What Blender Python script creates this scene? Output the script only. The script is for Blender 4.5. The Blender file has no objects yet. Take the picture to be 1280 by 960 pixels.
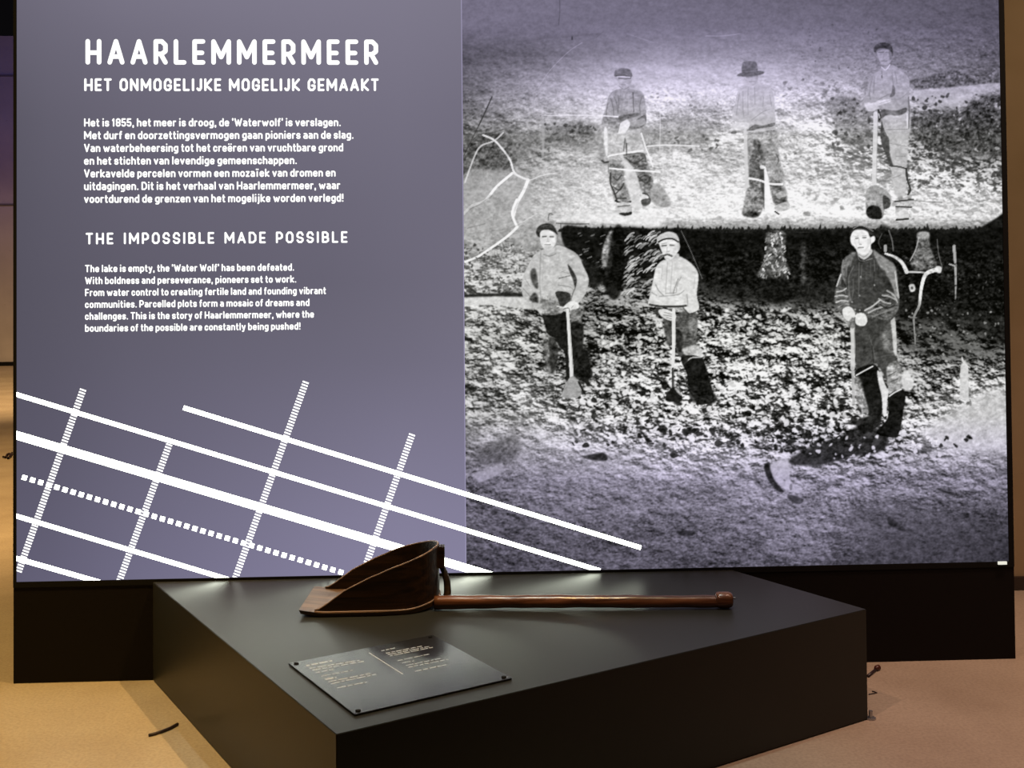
import bpy, bmesh, math
import numpy as np
from mathutils import Vector, Matrix

# ------------------------------------------------------------------ camera
S = bpy.context.scene
C = S.collection
F_PX, PY_C = 1375.81, 342.66
CAM = np.array([1.7648, -4.4719, 1.5125]); YAW, PIT, ROL = 0.0471, 0.0204, -0.0089
_fw = np.array([math.sin(YAW)*math.cos(PIT), math.cos(YAW)*math.cos(PIT), math.sin(PIT)])
_rt0 = np.array([math.cos(YAW), -math.sin(YAW), 0.0]); _up0 = np.cross(_rt0, _fw)
_rt = _rt0*math.cos(ROL)+_up0*math.sin(ROL); _up = -_rt0*math.sin(ROL)+_up0*math.cos(ROL)
cd = bpy.data.cameras.new('camera'); cam = bpy.data.objects.new('camera', cd); C.objects.link(cam)
cam.matrix_world = Matrix(((_rt[0], _up[0], -_fw[0], CAM[0]), (_rt[1], _up[1], -_fw[1], CAM[1]), (_rt[2], _up[2], -_fw[2], CAM[2]), (0, 0, 0, 1)))
cd.sensor_fit = 'HORIZONTAL'; cd.sensor_width = 36; cd.lens = F_PX/1280*36
cd.shift_y = -(480-PY_C)/1280   # the photo is the lower crop of a taller frame
cd.clip_end = 200
S.camera = cam
# ------------------------------------------------------------------ world, lamps, exposure
w = bpy.data.worlds.new('world'); S.world = w; w.use_nodes = True
w.node_tree.nodes['Background'].inputs[0].default_value = (.09, .08, .10, 1)
w.node_tree.nodes['Background'].inputs[1].default_value = .03
S.view_settings.view_transform = 'Standard'; S.view_settings.look = 'None'
S.view_settings.exposure = 0; S.view_settings.gamma = 1; S.view_settings.use_curve_mapping = False
def spot(name, loc, target, power, color, size=60, blend=.6, radius=.04):
    d = bpy.data.lights.new(name, 'SPOT'); d.energy = power; d.color = color; d.spot_size = math.radians(size); d.spot_blend = blend
    d.shadow_soft_size = radius
    o = bpy.data.objects.new(name, d); C.objects.link(o); o.location = loc
    o.rotation_euler = (Vector(target)-Vector(loc)).to_track_quat('-Z', 'Y').to_euler(); return o
# warm track spots in the hall ceiling
spot('track_spot', (2.52, -1.18, 4.2), (.3, -.55, 0), 440, (1, .62, .22), 62, .8, .03)
spot('track_spot', (1.25, -2.35, 4.2), (4.2, -.6, 0), 170, (1, .62, .46), 60, .8, .03)
spot('track_spot', (-.9, -1.6, 7.0), (-.6, -.7, 0), 1950, (1, .66, .23), 40, .7, .25)
spot('track_spot', (4.9, -1.3, 7.0), (4.9, -.9, 0), 1150, (1, .64, .50), 44, .7, .25)
spot('track_spot', (2.1, -.9, 6.5), (1.9, -.85, .4), 420, (.88, 1, .94), 24, .7, .04)
spot('track_spot', (-2.2, 1.5, 6.5), (-2.4, 4.5, 0), 3600, (1, .64, .25), 70, .8, .1)
spot('track_spot', (-5.5, 10, 7.5), (-6, 15, 0), 5200, (1, .66, .30), 90, .8, .1)
spot('track_spot', (5.4, -1.6, 4.2), (4.9, .9, 1.2), 150, (1, .72, .46), 90, .9, .1)
spot('track_spot', (-8.6, 15.5, 7.0), (-8.6, 21.9, 5.4), 300, (.38, .32, 1), 70, .9, .1)
spot('track_spot', (-8.0, 14.5, 6.5), (-8.6, 21.9, 1.6), 170, (1, .50, .55), 60, .9, .1)

# ------------------------------------------------------------------ helpers
def lin(c):
    c = np.asarray(c, float)/255.0
    return np.where(c <= .04045, c/12.92, ((c+.055)/1.055)**2.4)
def ray(x, y):
    return _fw+_rt*(x-640)/F_PX-_up*(y-PY_C)/F_PX
def on_plane(x, y, Y=0.0):
    """point of the light box front (y = Y) seen at a photograph pixel: gives x, z"""
    d = ray(x, y); q = CAM+d*(Y-CAM[1])/d[1]; return float(q[0]), float(q[2])
def on_level(x, y, z=0.0):
    d = ray(x, y); q = CAM+d*(z-CAM[2])/d[2]; return float(q[0]), float(q[1])
def mat(name, color, rough=.6, metal=0, emit=None, spec=.5):
    m = bpy.data.materials.new(name); m.use_nodes = True; b = m.node_tree.nodes['Principled BSDF']
    b.inputs['Base Color'].default_value = (*color, 1); b.inputs['Roughness'].default_value = rough; b.inputs['Metallic'].default_value = metal
    b.inputs['Specular IOR Level'].default_value = spec
    return m
def N(m, t, **kw):
    n = m.node_tree.nodes.new(t)
    for k, v in kw.items(): setattr(n, k, v)
    return n
def emat(name, color, strength=1.0, attr=None):
    m = bpy.data.materials.new(name); m.use_nodes = True; nt = m.node_tree
    nt.nodes.clear(); o = nt.nodes.new('ShaderNodeOutputMaterial'); e = nt.nodes.new('ShaderNodeEmission')
    e.inputs[1].default_value = strength
    if attr:
        a = nt.nodes.new('ShaderNodeAttribute'); a.attribute_name = attr; nt.links.new(a.outputs['Color'], e.inputs[0])
    else: e.inputs[0].default_value = (*color, 1)
    nt.links.new(e.outputs[0], o.inputs[0]); return m
def link(name, me, m=None, parent=None, kind=None):
    o = bpy.data.objects.new(name, me); C.objects.link(o)
    if m is not None and me is not None: me.materials.append(m)
    if parent is not None: o.parent = parent
    if kind: o['kind'] = kind
    return o
def from_bm(name, bm, m, parent=None, kind=None, smooth=False):
    me = bpy.data.meshes.new(name); bmesh.ops.recalc_face_normals(bm, faces=bm.faces); bm.to_mesh(me); bm.free()
    if smooth: me.shade_smooth()
    return link(name, me, m, parent, kind)
def tag(o, label=None, cat=None, group=None):
    if label: o['label'] = label
    if cat: o['category'] = cat
    if group: o['group'] = group
    return o
def thing(name, loc, label, cat, rz=0):
    o = link(name, None); o.location = loc; o.rotation_euler.z = rz; return tag(o, label, cat)
def box(bm, a, b, bev=0.0):
    r = bmesh.ops.create_cube(bm, size=1); vs = r['verts']
    for v in vs: v.co = Vector([(a[i]+b[i])/2+v.co[i]*(b[i]-a[i]) for i in range(3)])
    if bev:
        es = list({e for v in vs for e in v.link_edges}); bmesh.ops.bevel(bm, geom=es, offset=bev, segments=2, affect='EDGES', profile=.7)
def bx(name, a, b, m, parent=None, bev=0.0, kind=None):
    bm = bmesh.new(); box(bm, a, b, bev); return from_bm(name, bm, m, parent, kind)
def prism(pts, z0, z1, bm=None, bev=0.0):
    bm = bm or bmesh.new()
    lo = [bm.verts.new((p[0], p[1], z0)) for p in pts]; hi_ = [bm.verts.new((p[0], p[1], z1)) for p in pts]
    n = len(pts); bm.faces.new(lo[::-1]); bm.faces.new(hi_)
    for i in range(n): bm.faces.new((lo[i], lo[(i+1) % n], hi_[(i+1) % n], hi_[i]))
    if bev: bmesh.ops.bevel(bm, geom=list(bm.edges), offset=bev, segments=2, affect='EDGES')
    return bm
def tube(bm, pts, rad, seg=10, cap=True):
    pts = [Vector(p) for p in pts]; n = len(pts); rs = rad if hasattr(rad, '__len__') else [rad]*n
    rings = []
    for i, p in enumerate(pts):
        t = (pts[min(i+1, n-1)]-pts[max(i-1, 0)]).normalized(); u = t.cross(Vector((0, 0, 1)))
        if u.length < .05: u = t.cross(Vector((0, 1, 0)))
        u.normalize(); v = u.cross(t)
        r = rs[i]; ru, rv = r if hasattr(r, '__len__') else (r, r)
        rings.append([bm.verts.new(p+u*ru*math.cos(a*2*math.pi/seg)+v*rv*math.sin(a*2*math.pi/seg)) for a in range(seg)])
    for a, b in zip(rings, rings[1:]):
        for k in range(seg): bm.faces.new((a[k], a[(k+1) % seg], b[(k+1) % seg], b[k]))
    if cap: bm.faces.new(rings[0]); bm.faces.new(rings[-1][::-1])
    return bm
def grid_mesh(name, xs, zs, y, colors, m, parent):
    """flat print facing the viewer: one vertex per printed dot, linear colours in attribute 'print'"""
    nx, nz = len(xs), len(zs); co = np.zeros((nz, nx, 3), np.float32); co[..., 0] = xs[None]; co[..., 1] = y; co[..., 2] = zs[:, None]
    me = bpy.data.meshes.new(name); me.vertices.add(nx*nz); me.vertices.foreach_set('co', co.ravel())
    i = np.arange(nx*nz).reshape(nz, nx); q = np.stack([i[:-1, :-1], i[:-1, 1:], i[1:, 1:], i[1:, :-1]], -1).reshape(-1, 4)
    me.loops.add(q.size); me.loops.foreach_set('vertex_index', q.ravel().astype(np.int32))
    me.polygons.add(len(q)); me.polygons.foreach_set('loop_start', np.arange(0, q.size, 4, dtype=np.int32))
    me.update(calc_edges=True)
    a = me.color_attributes.new('print', 'FLOAT_COLOR', 'POINT')
    c = np.ones((nz*nx, 4), np.float32); c[:, :3] = colors.reshape(-1, 3); a.data.foreach_set('color', c.ravel())
    return link(name, me, m, parent)

# ------------------------------------------------------------------ materials
def concrete():
    m = mat('polished_concrete', (.4, .3, .2), .42, spec=.35); nt = m.node_tree; b = nt.nodes['Principled BSDF']
    tc = N(m, 'ShaderNodeTexCoord'); n1 = N(m, 'ShaderNodeTexNoise'); n1.inputs['Scale'].default_value = 1.3; n1.inputs['Detail'].default_value = 8; n1.inputs['Roughness'].default_value = .62
    n2 = N(m, 'ShaderNodeTexNoise'); n2.inputs['Scale'].default_value = 90; n2.inputs['Detail'].default_value = 4
    r = N(m, 'ShaderNodeValToRGB'); r.color_ramp.elements[0].position = .3; r.color_ramp.elements[0].color = (.33, .26, .19, 1); r.color_ramp.elements[1].position = .72; r.color_ramp.elements[1].color = (.47, .39, .30, 1)
    mx = N(m, 'ShaderNodeMixRGB', blend_type='MULTIPLY'); mx.inputs[0].default_value = .45
    r2 = N(m, 'ShaderNodeValToRGB'); r2.color_ramp.elements[0].position = .35; r2.color_ramp.elements[0].color = (.6, .6, .6, 1); r2.color_ramp.elements[1].position = .6
    L_ = nt.links.new
    L_(tc.outputs['Object'], n1.inputs[0]); L_(tc.outputs['Object'], n2.inputs[0]); L_(n1.outputs[0], r.inputs[0]); L_(n2.outputs[0], r2.inputs[0])
    L_(r.outputs[0], mx.inputs[1]); L_(r2.outputs[0], mx.inputs[2]); L_(mx.outputs[0], b.inputs['Base Color'])
    bp = N(m, 'ShaderNodeBump'); bp.inputs['Strength'].default_value = .08; L_(n2.outputs[0], bp.inputs['Height']); L_(bp.outputs[0], b.inputs['Normal'])
    return m
def plaster(name, c0, c1, scale=2.5):
    m = mat(name, c0, .85, spec=.2); nt = m.node_tree; b = nt.nodes['Principled BSDF']
    tc = N(m, 'ShaderNodeTexCoord'); n1 = N(m, 'ShaderNodeTexNoise'); n1.inputs['Scale'].default_value = scale; n1.inputs['Detail'].default_value = 7
    r = N(m, 'ShaderNodeValToRGB'); r.color_ramp.elements[0].position = .35; r.color_ramp.elements[0].color = (*c0, 1); r.color_ramp.elements[1].position = .7; r.color_ramp.elements[1].color = (*c1, 1)
    v = N(m, 'ShaderNodeTexVoronoi'); v.inputs['Scale'].default_value = 5.5
    r3 = N(m, 'ShaderNodeValToRGB'); r3.color_ramp.elements[0].position = .03; r3.color_ramp.elements[0].color = (.45, .4, .35, 1); r3.color_ramp.elements[1].position = .06; r3.color_ramp.elements[1].color = (1, 1, 1, 1)
    mx = N(m, 'ShaderNodeMixRGB', blend_type='MULTIPLY'); mx.inputs[0].default_value = .8
    nt.links.new(tc.outputs['Object'], n1.inputs[0]); nt.links.new(tc.outputs['Object'], v.inputs[0]); nt.links.new(n1.outputs[0], r.inputs[0]); nt.links.new(v.outputs[0], r3.inputs[0])
    nt.links.new(r.outputs[0], mx.inputs[1]); nt.links.new(r3.outputs[0], mx.inputs[2]); nt.links.new(mx.outputs[0], b.inputs['Base Color'])
    return m
def wood(name, c0, c1, rough=.35, spec=.5):
    m = mat(name, c0, rough, spec=spec); nt = m.node_tree; b = nt.nodes['Principled BSDF']
    tc = N(m, 'ShaderNodeTexCoord'); mp = N(m, 'ShaderNodeMapping'); mp.inputs['Scale'].default_value = (2.5, 38, 38)
    n1 = N(m, 'ShaderNodeTexNoise'); n1.inputs['Scale'].default_value = 1.0; n1.inputs['Detail'].default_value = 8; n1.inputs['Distortion'].default_value = .8
    r = N(m, 'ShaderNodeValToRGB'); r.color_ramp.elements[0].position = .36; r.color_ramp.elements[0].color = (*c0, 1); r.color_ramp.elements[1].position = .66; r.color_ramp.elements[1].color = (*c1, 1)
    bp = N(m, 'ShaderNodeBump'); bp.inputs['Strength'].default_value = .35; bp.inputs['Distance'].default_value = .003
    nt.links.new(tc.outputs['Object'], mp.inputs[0]); nt.links.new(mp.outputs[0], n1.inputs[0]); nt.links.new(n1.outputs[0], r.inputs[0]); nt.links.new(r.outputs[0], b.inputs['Base Color'])
    nt.links.new(n1.outputs[0], bp.inputs['Height']); nt.links.new(bp.outputs[0], b.inputs['Normal'])
    return m
def satin_black(name, col, rough, spec, bump=.02):
    m = mat(name, col, rough, spec=spec); nt = m.node_tree; b = nt.nodes['Principled BSDF']
    n = N(m, 'ShaderNodeTexNoise'); n.inputs['Scale'].default_value = 160; n.inputs['Detail'].default_value = 3
    tc = N(m, 'ShaderNodeTexCoord'); nt.links.new(tc.outputs['Object'], n.inputs[0])
    bp = N(m, 'ShaderNodeBump'); bp.inputs['Strength'].default_value = bump; nt.links.new(n.outputs[0], bp.inputs['Height']); nt.links.new(bp.outputs[0], b.inputs['Normal'])
    return m
M_floor = concrete()
M_wall_far = plaster('far_wall_plaster', (.30, .27, .27), (.40, .36, .36), .8)
M_wall_right = plaster('raw_board_wall', (.34, .25, .15), (.40, .30, .19))
M_black = satin_black('matt_black_board', (.006, .0045, .004), .7, .12)
M_frame = mat('black_aluminium', (.005, .005, .005), .7, spec=.15)
M_plinth = satin_black('satin_black_laminate', (.023, .023, .020), .38, .2)
M_plaque = satin_black('black_acrylic', (.016, .016, .017), .22, .5, .004)
M_wood = wood('dark_oiled_wood', (.009, .0042, .002), (.034, .0150, .006), .5, .25)
M_wood_lip = wood('worn_wood_lip', (.05, .024, .010), (.15, .078, .036), .5)
M_wood_handle = wood('polished_handle_wood', (.05, .016, .007), (.20, .075, .033), .25, .6)
M_rim = wood('worn_wood_edge', (.14, .085, .065), (.28, .18, .14), .5)
M_cable = mat('dark_cable', (.02, .008, .010), .5)
M_steel = mat('grey_metal', (.4, .4, .42), .3, .8)
M_dark = mat('black_void', (.006, .006, .007), .9, spec=.1)

# ------------------------------------------------------------------ the setting
bx('floor', (-18, -9, -.1), (14, 23, 0), M_floor, kind='structure')
bx('ceiling', (-18, -9, 9.5), (14, 23, 9.6), M_dark, kind='structure')
bx('wall_back', (-18, 21.88, 0), (14, 22.3, 7.76), M_wall_far, kind='structure')
for k, (a, b) in enumerate((((-18, 21.84, 6.80), (14, 21.88, 6.84)), ((-8.32, 21.84, 0), (-8.27, 21.88, 7.76)), ((-18, 21.84, 3.76), (-8.32, 21.88, 3.80)), ((-18, 21.80, 0), (14, 21.88, .09)))):
    bx('trim_%d' % (k+1), a, b, M_dark if k == 3 else mat('groove', (.10, .09, .10), .8), kind='structure')
bx('wall_right', (3.2, 1.03, 0), (9, 1.18, 4.2), M_wall_right, kind='structure')
bx('baseboard_right', (3.2, 1.012, 0), (9, 1.03, .068), mat('dark_skirting', (.03, .018, .012), .6), kind='structure')

# ------------------------------------------------------------------ light box
W = 4.020; ZB = .400; ZT = 2.985; XS = 1.781; BX0, BX1 = -.012, W+.022
lb = thing('light_box', (0, 0, 0), 'large backlit display with Dutch and English text beside a black-and-white photograph of six diggers', 'display')
bx('base', (BX0, .0, 0), (BX1, .16, ZB-.022), M_black, lb)
bx('back_panel', (BX0, .03, ZB-.022), (BX1, .16, ZT+.012), M_black, lb)
for a, b in (((BX0, -.004, ZB-.022), (BX1, .03, ZB)), ((BX0, -.004, ZT), (BX1, .03, ZT+.012)), ((BX0, -.004, ZB), (0, .03, ZT)), ((W, -.004, ZB), (BX1, .03, ZT))):
    bx('frame_bar', a, b, M_frame, lb)

M_white = emat('backlit_white', (.94, 1, .84), 9.5)
M_text = emat('backlit_text_white', (1, 1, .97), 1.25)
M_print = emat('backlit_print', (1, 1, 1), 1.0, 'print')
bx('light_tab', (on_plane(1246.5, 703)[0], -.012, on_plane(1250, 705.0)[1]), (on_plane(1257, 703)[0], -.004, on_plane(1250, 701.4)[1]), emat('tab_white', (.85, .83, .72), 1), lb)['label'] = 'small white glowing tab at the lower right corner of the frame'
# ---------- the printed black-and-white photograph, painted on a fine raster ----------
PX0, PX1, PY0, PY1, SS = 572, 1268, -96, 720, 2
PW, PH = (PX1-PX0)*SS, (PY1-PY0)*SS
rng = np.random.default_rng(11)
def vnoise(sx, sy, shear=0.0, seed=0):
    """smooth value noise over the raster, cell size sx, sy in photograph pixels"""
    r = np.random.default_rng(seed)
    X = (np.arange(PW)/SS)[None, :] + np.zeros((PH, 1)); Y = (np.arange(PH)/SS)[:, None] + np.zeros((1, PW))
    U = (X + shear*Y + 400)/sx; V = (Y - shear*0.3*X + 400)/sy
    n = 1031; t = r.random((n, n)).astype(np.float32)
    iu = np.floor(U).astype(int); iv = np.floor(V).astype(int); fu = U-iu; fv = V-iv
    fu = fu*fu*(3-2*fu); fv = fv*fv*(3-2*fv)
    g = lambda a, b: t[b % n, a % n]
    return ((g(iu, iv)*(1-fu)+g(iu+1, iv)*fu)*(1-fv) + (g(iu, iv+1)*(1-fu)+g(iu+1, iv+1)*fu)*fv)*2-1
def blur(a, r):
    k = int(round(r*SS))
    if k < 1: return a
    w = np.exp(-0.5*(np.arange(-2*k, 2*k+1)/max(k*.8, .6))**2); w /= w.sum()
    p = np.pad(a, ((0, 0), (2*k, 2*k)), mode='edge'); a = sum(w[i]*p[:, i:i+a.shape[1]] for i in range(len(w)))
    p = np.pad(a, ((2*k, 2*k), (0, 0)), mode='edge'); return sum(w[i]*p[i:i+a.shape[0], :] for i in range(len(w)))
def P(s, z=None):
    q = np.array([[float(c) for c in t.split(',')] for t in s.split()])
    return q if z is None else q/z[2] + np.array(z[:2])
def polymask(pts, f=0.5):
    m = 3*f+2
    x0 = max(0, int((pts[:, 0].min()-m-PX0)*SS)); x1 = min(PW, int((pts[:, 0].max()+m-PX0)*SS)+1)
    y0 = max(0, int((pts[:, 1].min()-m-PY0)*SS)); y1 = min(PH, int((pts[:, 1].max()+m-PY0)*SS)+1)
    X = (np.arange(x0, x1)+.5)/SS+PX0; Y = (np.arange(y0, y1)+.5)/SS+PY0
    X, Y = np.meshgrid(X, Y); ins = np.zeros(X.shape, bool); n = len(pts)
    for i in range(n):
        xa, ya = pts[i]; xb, yb = pts[(i+1) % n]
        if ya == yb: continue
        c = ((ya > Y) != (yb > Y)) & (X < (xb-xa)*(Y-ya)/(yb-ya)+xa); ins ^= c
    return (slice(y0, y1), slice(x0, x1)), blur(ins.astype(float), f)
def smooth(pts, closed=True, k=4):
    n = len(pts); out = []
    idx = range(n) if closed else range(n-1)
    for i in idx:
        if closed: a, b, c, d = pts[(i-1) % n], pts[i], pts[(i+1) % n], pts[(i+2) % n]
        else: a, b, c, d = pts[max(i-1, 0)], pts[i], pts[i+1], pts[min(i+2, n-1)]
        for t in np.arange(k)/k:
            out.append(.5*(2*b+(c-a)*t+(2*a-5*b+4*c-d)*t*t+(3*b-a-3*c+d)*t**3))
    if not closed: out.append(pts[-1])
    return np.array(out)
def poly(s, tone, al=1.0, f=.5, z=None, nz=10, sm=True):
    pts = P(s, z)
    if sm: pts = smooth(pts)
    sl, m = polymask(pts, f)
    m = m*al
    L[sl] = L[sl]*(1-m) + (tone + nz*.75*FINE[sl] + (nz*.5+5)*MED[sl] - (6+nz*.45)*shade[sl])*m
def line(s, w, tone, al=1.0, z=None, f=.4, rough=0.0, w2=None):
    pts = smooth(P(s, z), False, 5)
    if w < 2 and tone < 200: al *= .72
    m = 4+w
    x0 = max(0, int((pts[:, 0].min()-m-PX0)*SS)); x1 = min(PW, int((pts[:, 0].max()+m-PX0)*SS)+1)
    y0 = max(0, int((pts[:, 1].min()-m-PY0)*SS)); y1 = min(PH, int((pts[:, 1].max()+m-PY0)*SS)+1)
    if x1 <= x0 or y1 <= y0: return
    X = (np.arange(x0, x1)+.5)/SS+PX0; Y = (np.arange(y0, y1)+.5)/SS+PY0
    X, Y = np.meshgrid(X, Y); cov = np.zeros(X.shape); n = len(pts)-1
    for i in range(n):
        a, b = pts[i], pts[i+1]; d = b-a; q = d@d+1e-9
        t = np.clip(((X-a[0])*d[0]+(Y-a[1])*d[1])/q, 0, 1)
        dist = np.hypot(X-a[0]-t*d[0], Y-a[1]-t*d[1])
        ww = w + ((w2-w)*(i+.5)/n if w2 is not None else 0)
        cov = np.maximum(cov, np.clip((ww/2-dist)/f+.5, 0, 1))
    sl = (slice(y0, y1), slice(x0, x1))
    if rough: cov = cov*np.clip(1+rough*MED[sl]*1.5, 0, 1)
    L[sl] = L[sl]*(1-cov*al)+tone*cov*al
FINE = vnoise(1.6, 1.6, 0, 1)*.6+vnoise(3.2, 3.2, .2, 2)*.6
MED = vnoise(6, 4.5, .25, 3)*.6+vnoise(3, 2.4, .3, 4)*.5
BIG = vnoise(34, 22, .1, 5)*.6+vnoise(15, 11, -.2, 6)*.5
# clods: warped, sharp edged blobs
CL = vnoise(8.5, 5.5, -.5, 7)*.75 + vnoise(4.4, 3.0, -.4, 8)*.65 + vnoise(2.2, 1.7, 0, 9)*.4
CLB = vnoise(13, 6, .5, 17)*.9 + vnoise(6, 3.4, .4, 18)*.6 + vnoise(2.6, 1.9, 0, 19)*.35
SML = vnoise(3.4, 2.4, -.6, 14)*.7+vnoise(1.7, 1.5, .3, 15)*.55
GR = vnoise(7, 1.8, .3, 10)*.5+vnoise(2.6, 1.5, -.4, 12)*.6+vnoise(1.4, 1.2, 0, 13)*.4
# tone table: rows of y, columns of x
TX = [574, 660, 740, 820, 900, 980, 1060, 1140, 1220, 1262]
TAB = [(-96, '104 104 104 104 102 98 94 90 84 82'), (0, '112 114 113 110 108 104 100 95 88 85'), (30, '115 112 113 114 112 112 108 100 90 85'),
 (50, '98 108 118 126 128 126 122 110 96 88'), (70, '84 100 128 148 148 140 128 116 98 90'), (90, '94 128 166 186 186 176 156 134 110 102'),
 (120, '100 156 200 210 210 204 186 164 142 128'), (150, '114 160 202 200 192 198 176 138 112 100'),
 (180, '92 140 180 196 190 196 174 136 104 84'), (210, '120 158 194 205 200 212 190 160 130 118'),
 (240, '166 180 210 222 230 230 220 208 184 170'), (270, '168 184 214 226 236 238 234 230 214 198'),
 (300, '160 160 90 70 40 40 40 45 40 36'), (340, '150 140 100 70 36 40 40 46 44 38'), (372, '150 120 84 86 60 52 52 46 48 44'), (395, '140 122 84 100 118 108 84 60 62 60'),
 (430, '130 120 96 110 136 140 124 84 78 76'), (460, '140 130 100 145 140 144 144 100 112 104'),
 (500, '112 150 130 140 146 142 140 120 176 172'), (530, '130 160 160 160 158 142 128 150 186 176'), (555, '128 158 168 162 160 128 110 150 176 168'),
 (585, '100 140 150 158 160 136 132 134 146 136'), (620, '98 108 116 118 120 132 124 120 104 96'),
 (660, '84 88 96 92 96 122 112 94 74 64'), (720, '78 78 80 76 66 80 60 52 46 40')]
CTAB = [(-96, '1 1 1 1 1 1 1 1 1 1'), (30, '3 3 3 3 3 4 5 6 8 8'), (70, '10 10 8 8 9 12 16 20 22 20'), (100, '18 20 16 14 14 16 22 26 24 20'),
 (120, '24 28 26 30 30 40 50 48 34 34'), (150, '44 46 34 52 56 50 66 66 66 60'), (190, '56 58 46 54 50 48 70 74 70 64'), (225, '30 34 34 40 40 48 52 66 72 72'),
 (255, '22 24 30 32 34 36 38 44 48 50'), (278, '24 30 34 34 32 34 34 36 40 40'), (300, '60 50 50 40 12 12 12 20 18 14'), (345, '70 60 60 50 14 14 14 34 36 30'), (375, '80 80 70 90 60 30 40 50 60 50'),
 (400, '70 80 80 110 110 100 80 70 80 70'), (430, '76 90 80 110 120 115 100 80 90 80'), (470, '70 80 90 110 120 120 120 90 100 90'),
 (510, '70 70 100 115 120 120 120 100 60 50'), (545, '44 46 70 90 100 110 110 90 44 40'), (575, '38 36 36 54 60 60 66 56 50 46'), (610, '42 36 36 38 42 46 50 46 44 42'), (720, '32 30 30 30 32 36 32 28 24 22')]
def table(T):
    ys = np.array([t[0] for t in T], float); V = np.array([[float(v) for v in t[1].split()] for t in T])
    X = (np.arange(PW)+.5)/SS+PX0; Y = (np.arange(PH)+.5)/SS+PY0
    R = np.stack([np.interp(X, TX, r) for r in V])
    k = np.clip(np.searchsorted(ys, Y)-1, 0, len(ys)-2); t = np.clip((Y-ys[k])/(ys[k+1]-ys[k]), 0, 1)[:, None]
    return R[k]*(1-t)+R[k+1]*t
L = table(TAB); CT = table(CTAB)
YY = ((np.arange(PH)+.5)/SS+PY0)[:, None]+np.zeros((1, PW)); XX = ((np.arange(PW)+.5)/SS+PX0)[None, :]+np.zeros((PH, 1))
def relief(sc, sd, sh):
    H = vnoise(22*sc, 13*sc, sh, sd)*1.0+vnoise(11*sc, 6.5*sc, -sh, sd+1)*.62+vnoise(5.4*sc, 3.6*sc, sh*1.4, sd+2)*.42+vnoise(2.7*sc, 2.0*sc, 0, sd+3)*.26
    d = H-np.roll(np.roll(H, 3, 0), -2, 1); return d/d.std()
RL = relief(1.0, 41, .35); RL2 = relief(.6, 51, -.25)
shade = np.tanh(RL*.6)*.8+np.tanh(RL2*.5)*.7; shade = np.where(shade < -.55, shade*1.5, shade)
hi = np.clip((CT-38)/30, 0, 1)
nmix = (GR*.75+MED*.35)*(1-hi) + np.tanh((CL*.55+CLB*.45+SML*.4+BIG*.35+RL*.2+RL2*.3)*2.0)*hi
L += BIG*np.clip(CT, 0, 40)*.45 + nmix*CT*.9 - (-shade)*np.clip(CT*.8, 0, 40)*np.interp(YY, [0, 90, 150, 300, 560, 640, 720], [1, .75, .62, .75, 1, .8, .6])*(1-.35*hi) + SML*np.clip(CT, 0, 30)*.5*(1-hi)
# veg band on the right bank, hedge lines
def speck(x0, y0, x1, y1, n, tone, r0, r1, seed, al=.9, ang=0.0):
    r = np.random.default_rng(seed)
    for _ in range(n):
        x = r.uniform(x0, x1); y = r.uniform(y0, y1); a = r.uniform(r0, r1); b = a*r.uniform(.3, .6); th = ang+r.normal()*.5; a *= .8
        q = ' '.join('%.1f,%.1f' % (x+a*r.uniform(.25, 1.3)*math.cos(t)*math.cos(th)-b*math.sin(t)*math.sin(th), y+a*math.cos(t)*math.sin(th)+b*r.uniform(.6, 1.3)*math.sin(t)*math.cos(th)) for t in np.arange(6)*math.pi/3)
        poly(q, tone+r.normal()*8, al, .5)
poly('574,178 600,166 630,160 662,168 690,155 715,148 750,152 800,158 850,150 880,155 880,180 840,190 790,196 740,192 700,186 660,196 640,210 610,214 574,222', 110, .38, 5, nz=60)
poly('574,182 600,170 628,164 640,180 645,205 620,213 590,210 574,225', 70, .55, 4, nz=70)
poly('680,176 700,160 730,152 742,170 728,180 704,176', 80, .5, 2, nz=60)
speck(680, 150, 745, 178, 16, 60, 2, 5, 21, .8); speck(574, 160, 640, 212, 30, 60, 2, 5, 22, .7); speck(640, 170, 700, 192, 12, 90, 2, 4, 23, .7)
speck(800, 115, 900, 190, 40, 130, 1.5, 4, 24, .7); speck(825, 165, 900, 190, 14, 80, 2, 5, 25, .8)
poly('1138,100 1160,96 1190,88 1215,94 1240,86 1254,84 1254,104 1230,105 1190,110 1160,112 1142,110', 88, .75, 1.5, nz=55)
poly('1140,114 1180,110 1220,106 1254,104 1254,118 1225,124 1200,134 1170,130 1145,126', 178, .85, 1, nz=14)
poly('1254,118 1230,118 1212,126 1200,140 1176,138 1150,146 1138,160 1150,176 1180,190 1214,196 1254,190', 62, .72, 4, nz=70)
speck(1140, 118, 1254, 190, 90, 40, 2, 5, 26, .75, .2); speck(1130, 185, 1254, 240, 70, 60, 2, 5, 27, .75, -.3)
speck(1140, 125, 1254, 240, 70, 200, 1.5, 4, 28, .7, .2)
poly('1036,124 1060,118 1080,128 1086,150 1092,170 1085,184 1060,182 1046,168 1040,146', 100, .5, 3, nz=60)
speck(1040, 122, 1090, 185, 34, 60, 2, 5, 29, .8); speck(968, 100, 1085, 125, 34, 120, 2, 5, 30, .7); speck(975, 180, 1090, 225, 26, 100, 2, 4.5, 31, .6)
speck(1000, 235, 1254, 268, 50, 130, 2, 7, 32, .6, .1); speck(650, 230, 1000, 280, 40, 150, 2, 7, 33, .45, .1); speck(574, 110, 900, 150, 120, 150, 1, 2.4, 34, .45)
speck(1000, 30, 1254, 100, 150, 75, .8, 2.2, 35, .55)
speck(900, 55, 1254, 110, 130, 165, .8, 2, 36, .4)
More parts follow.
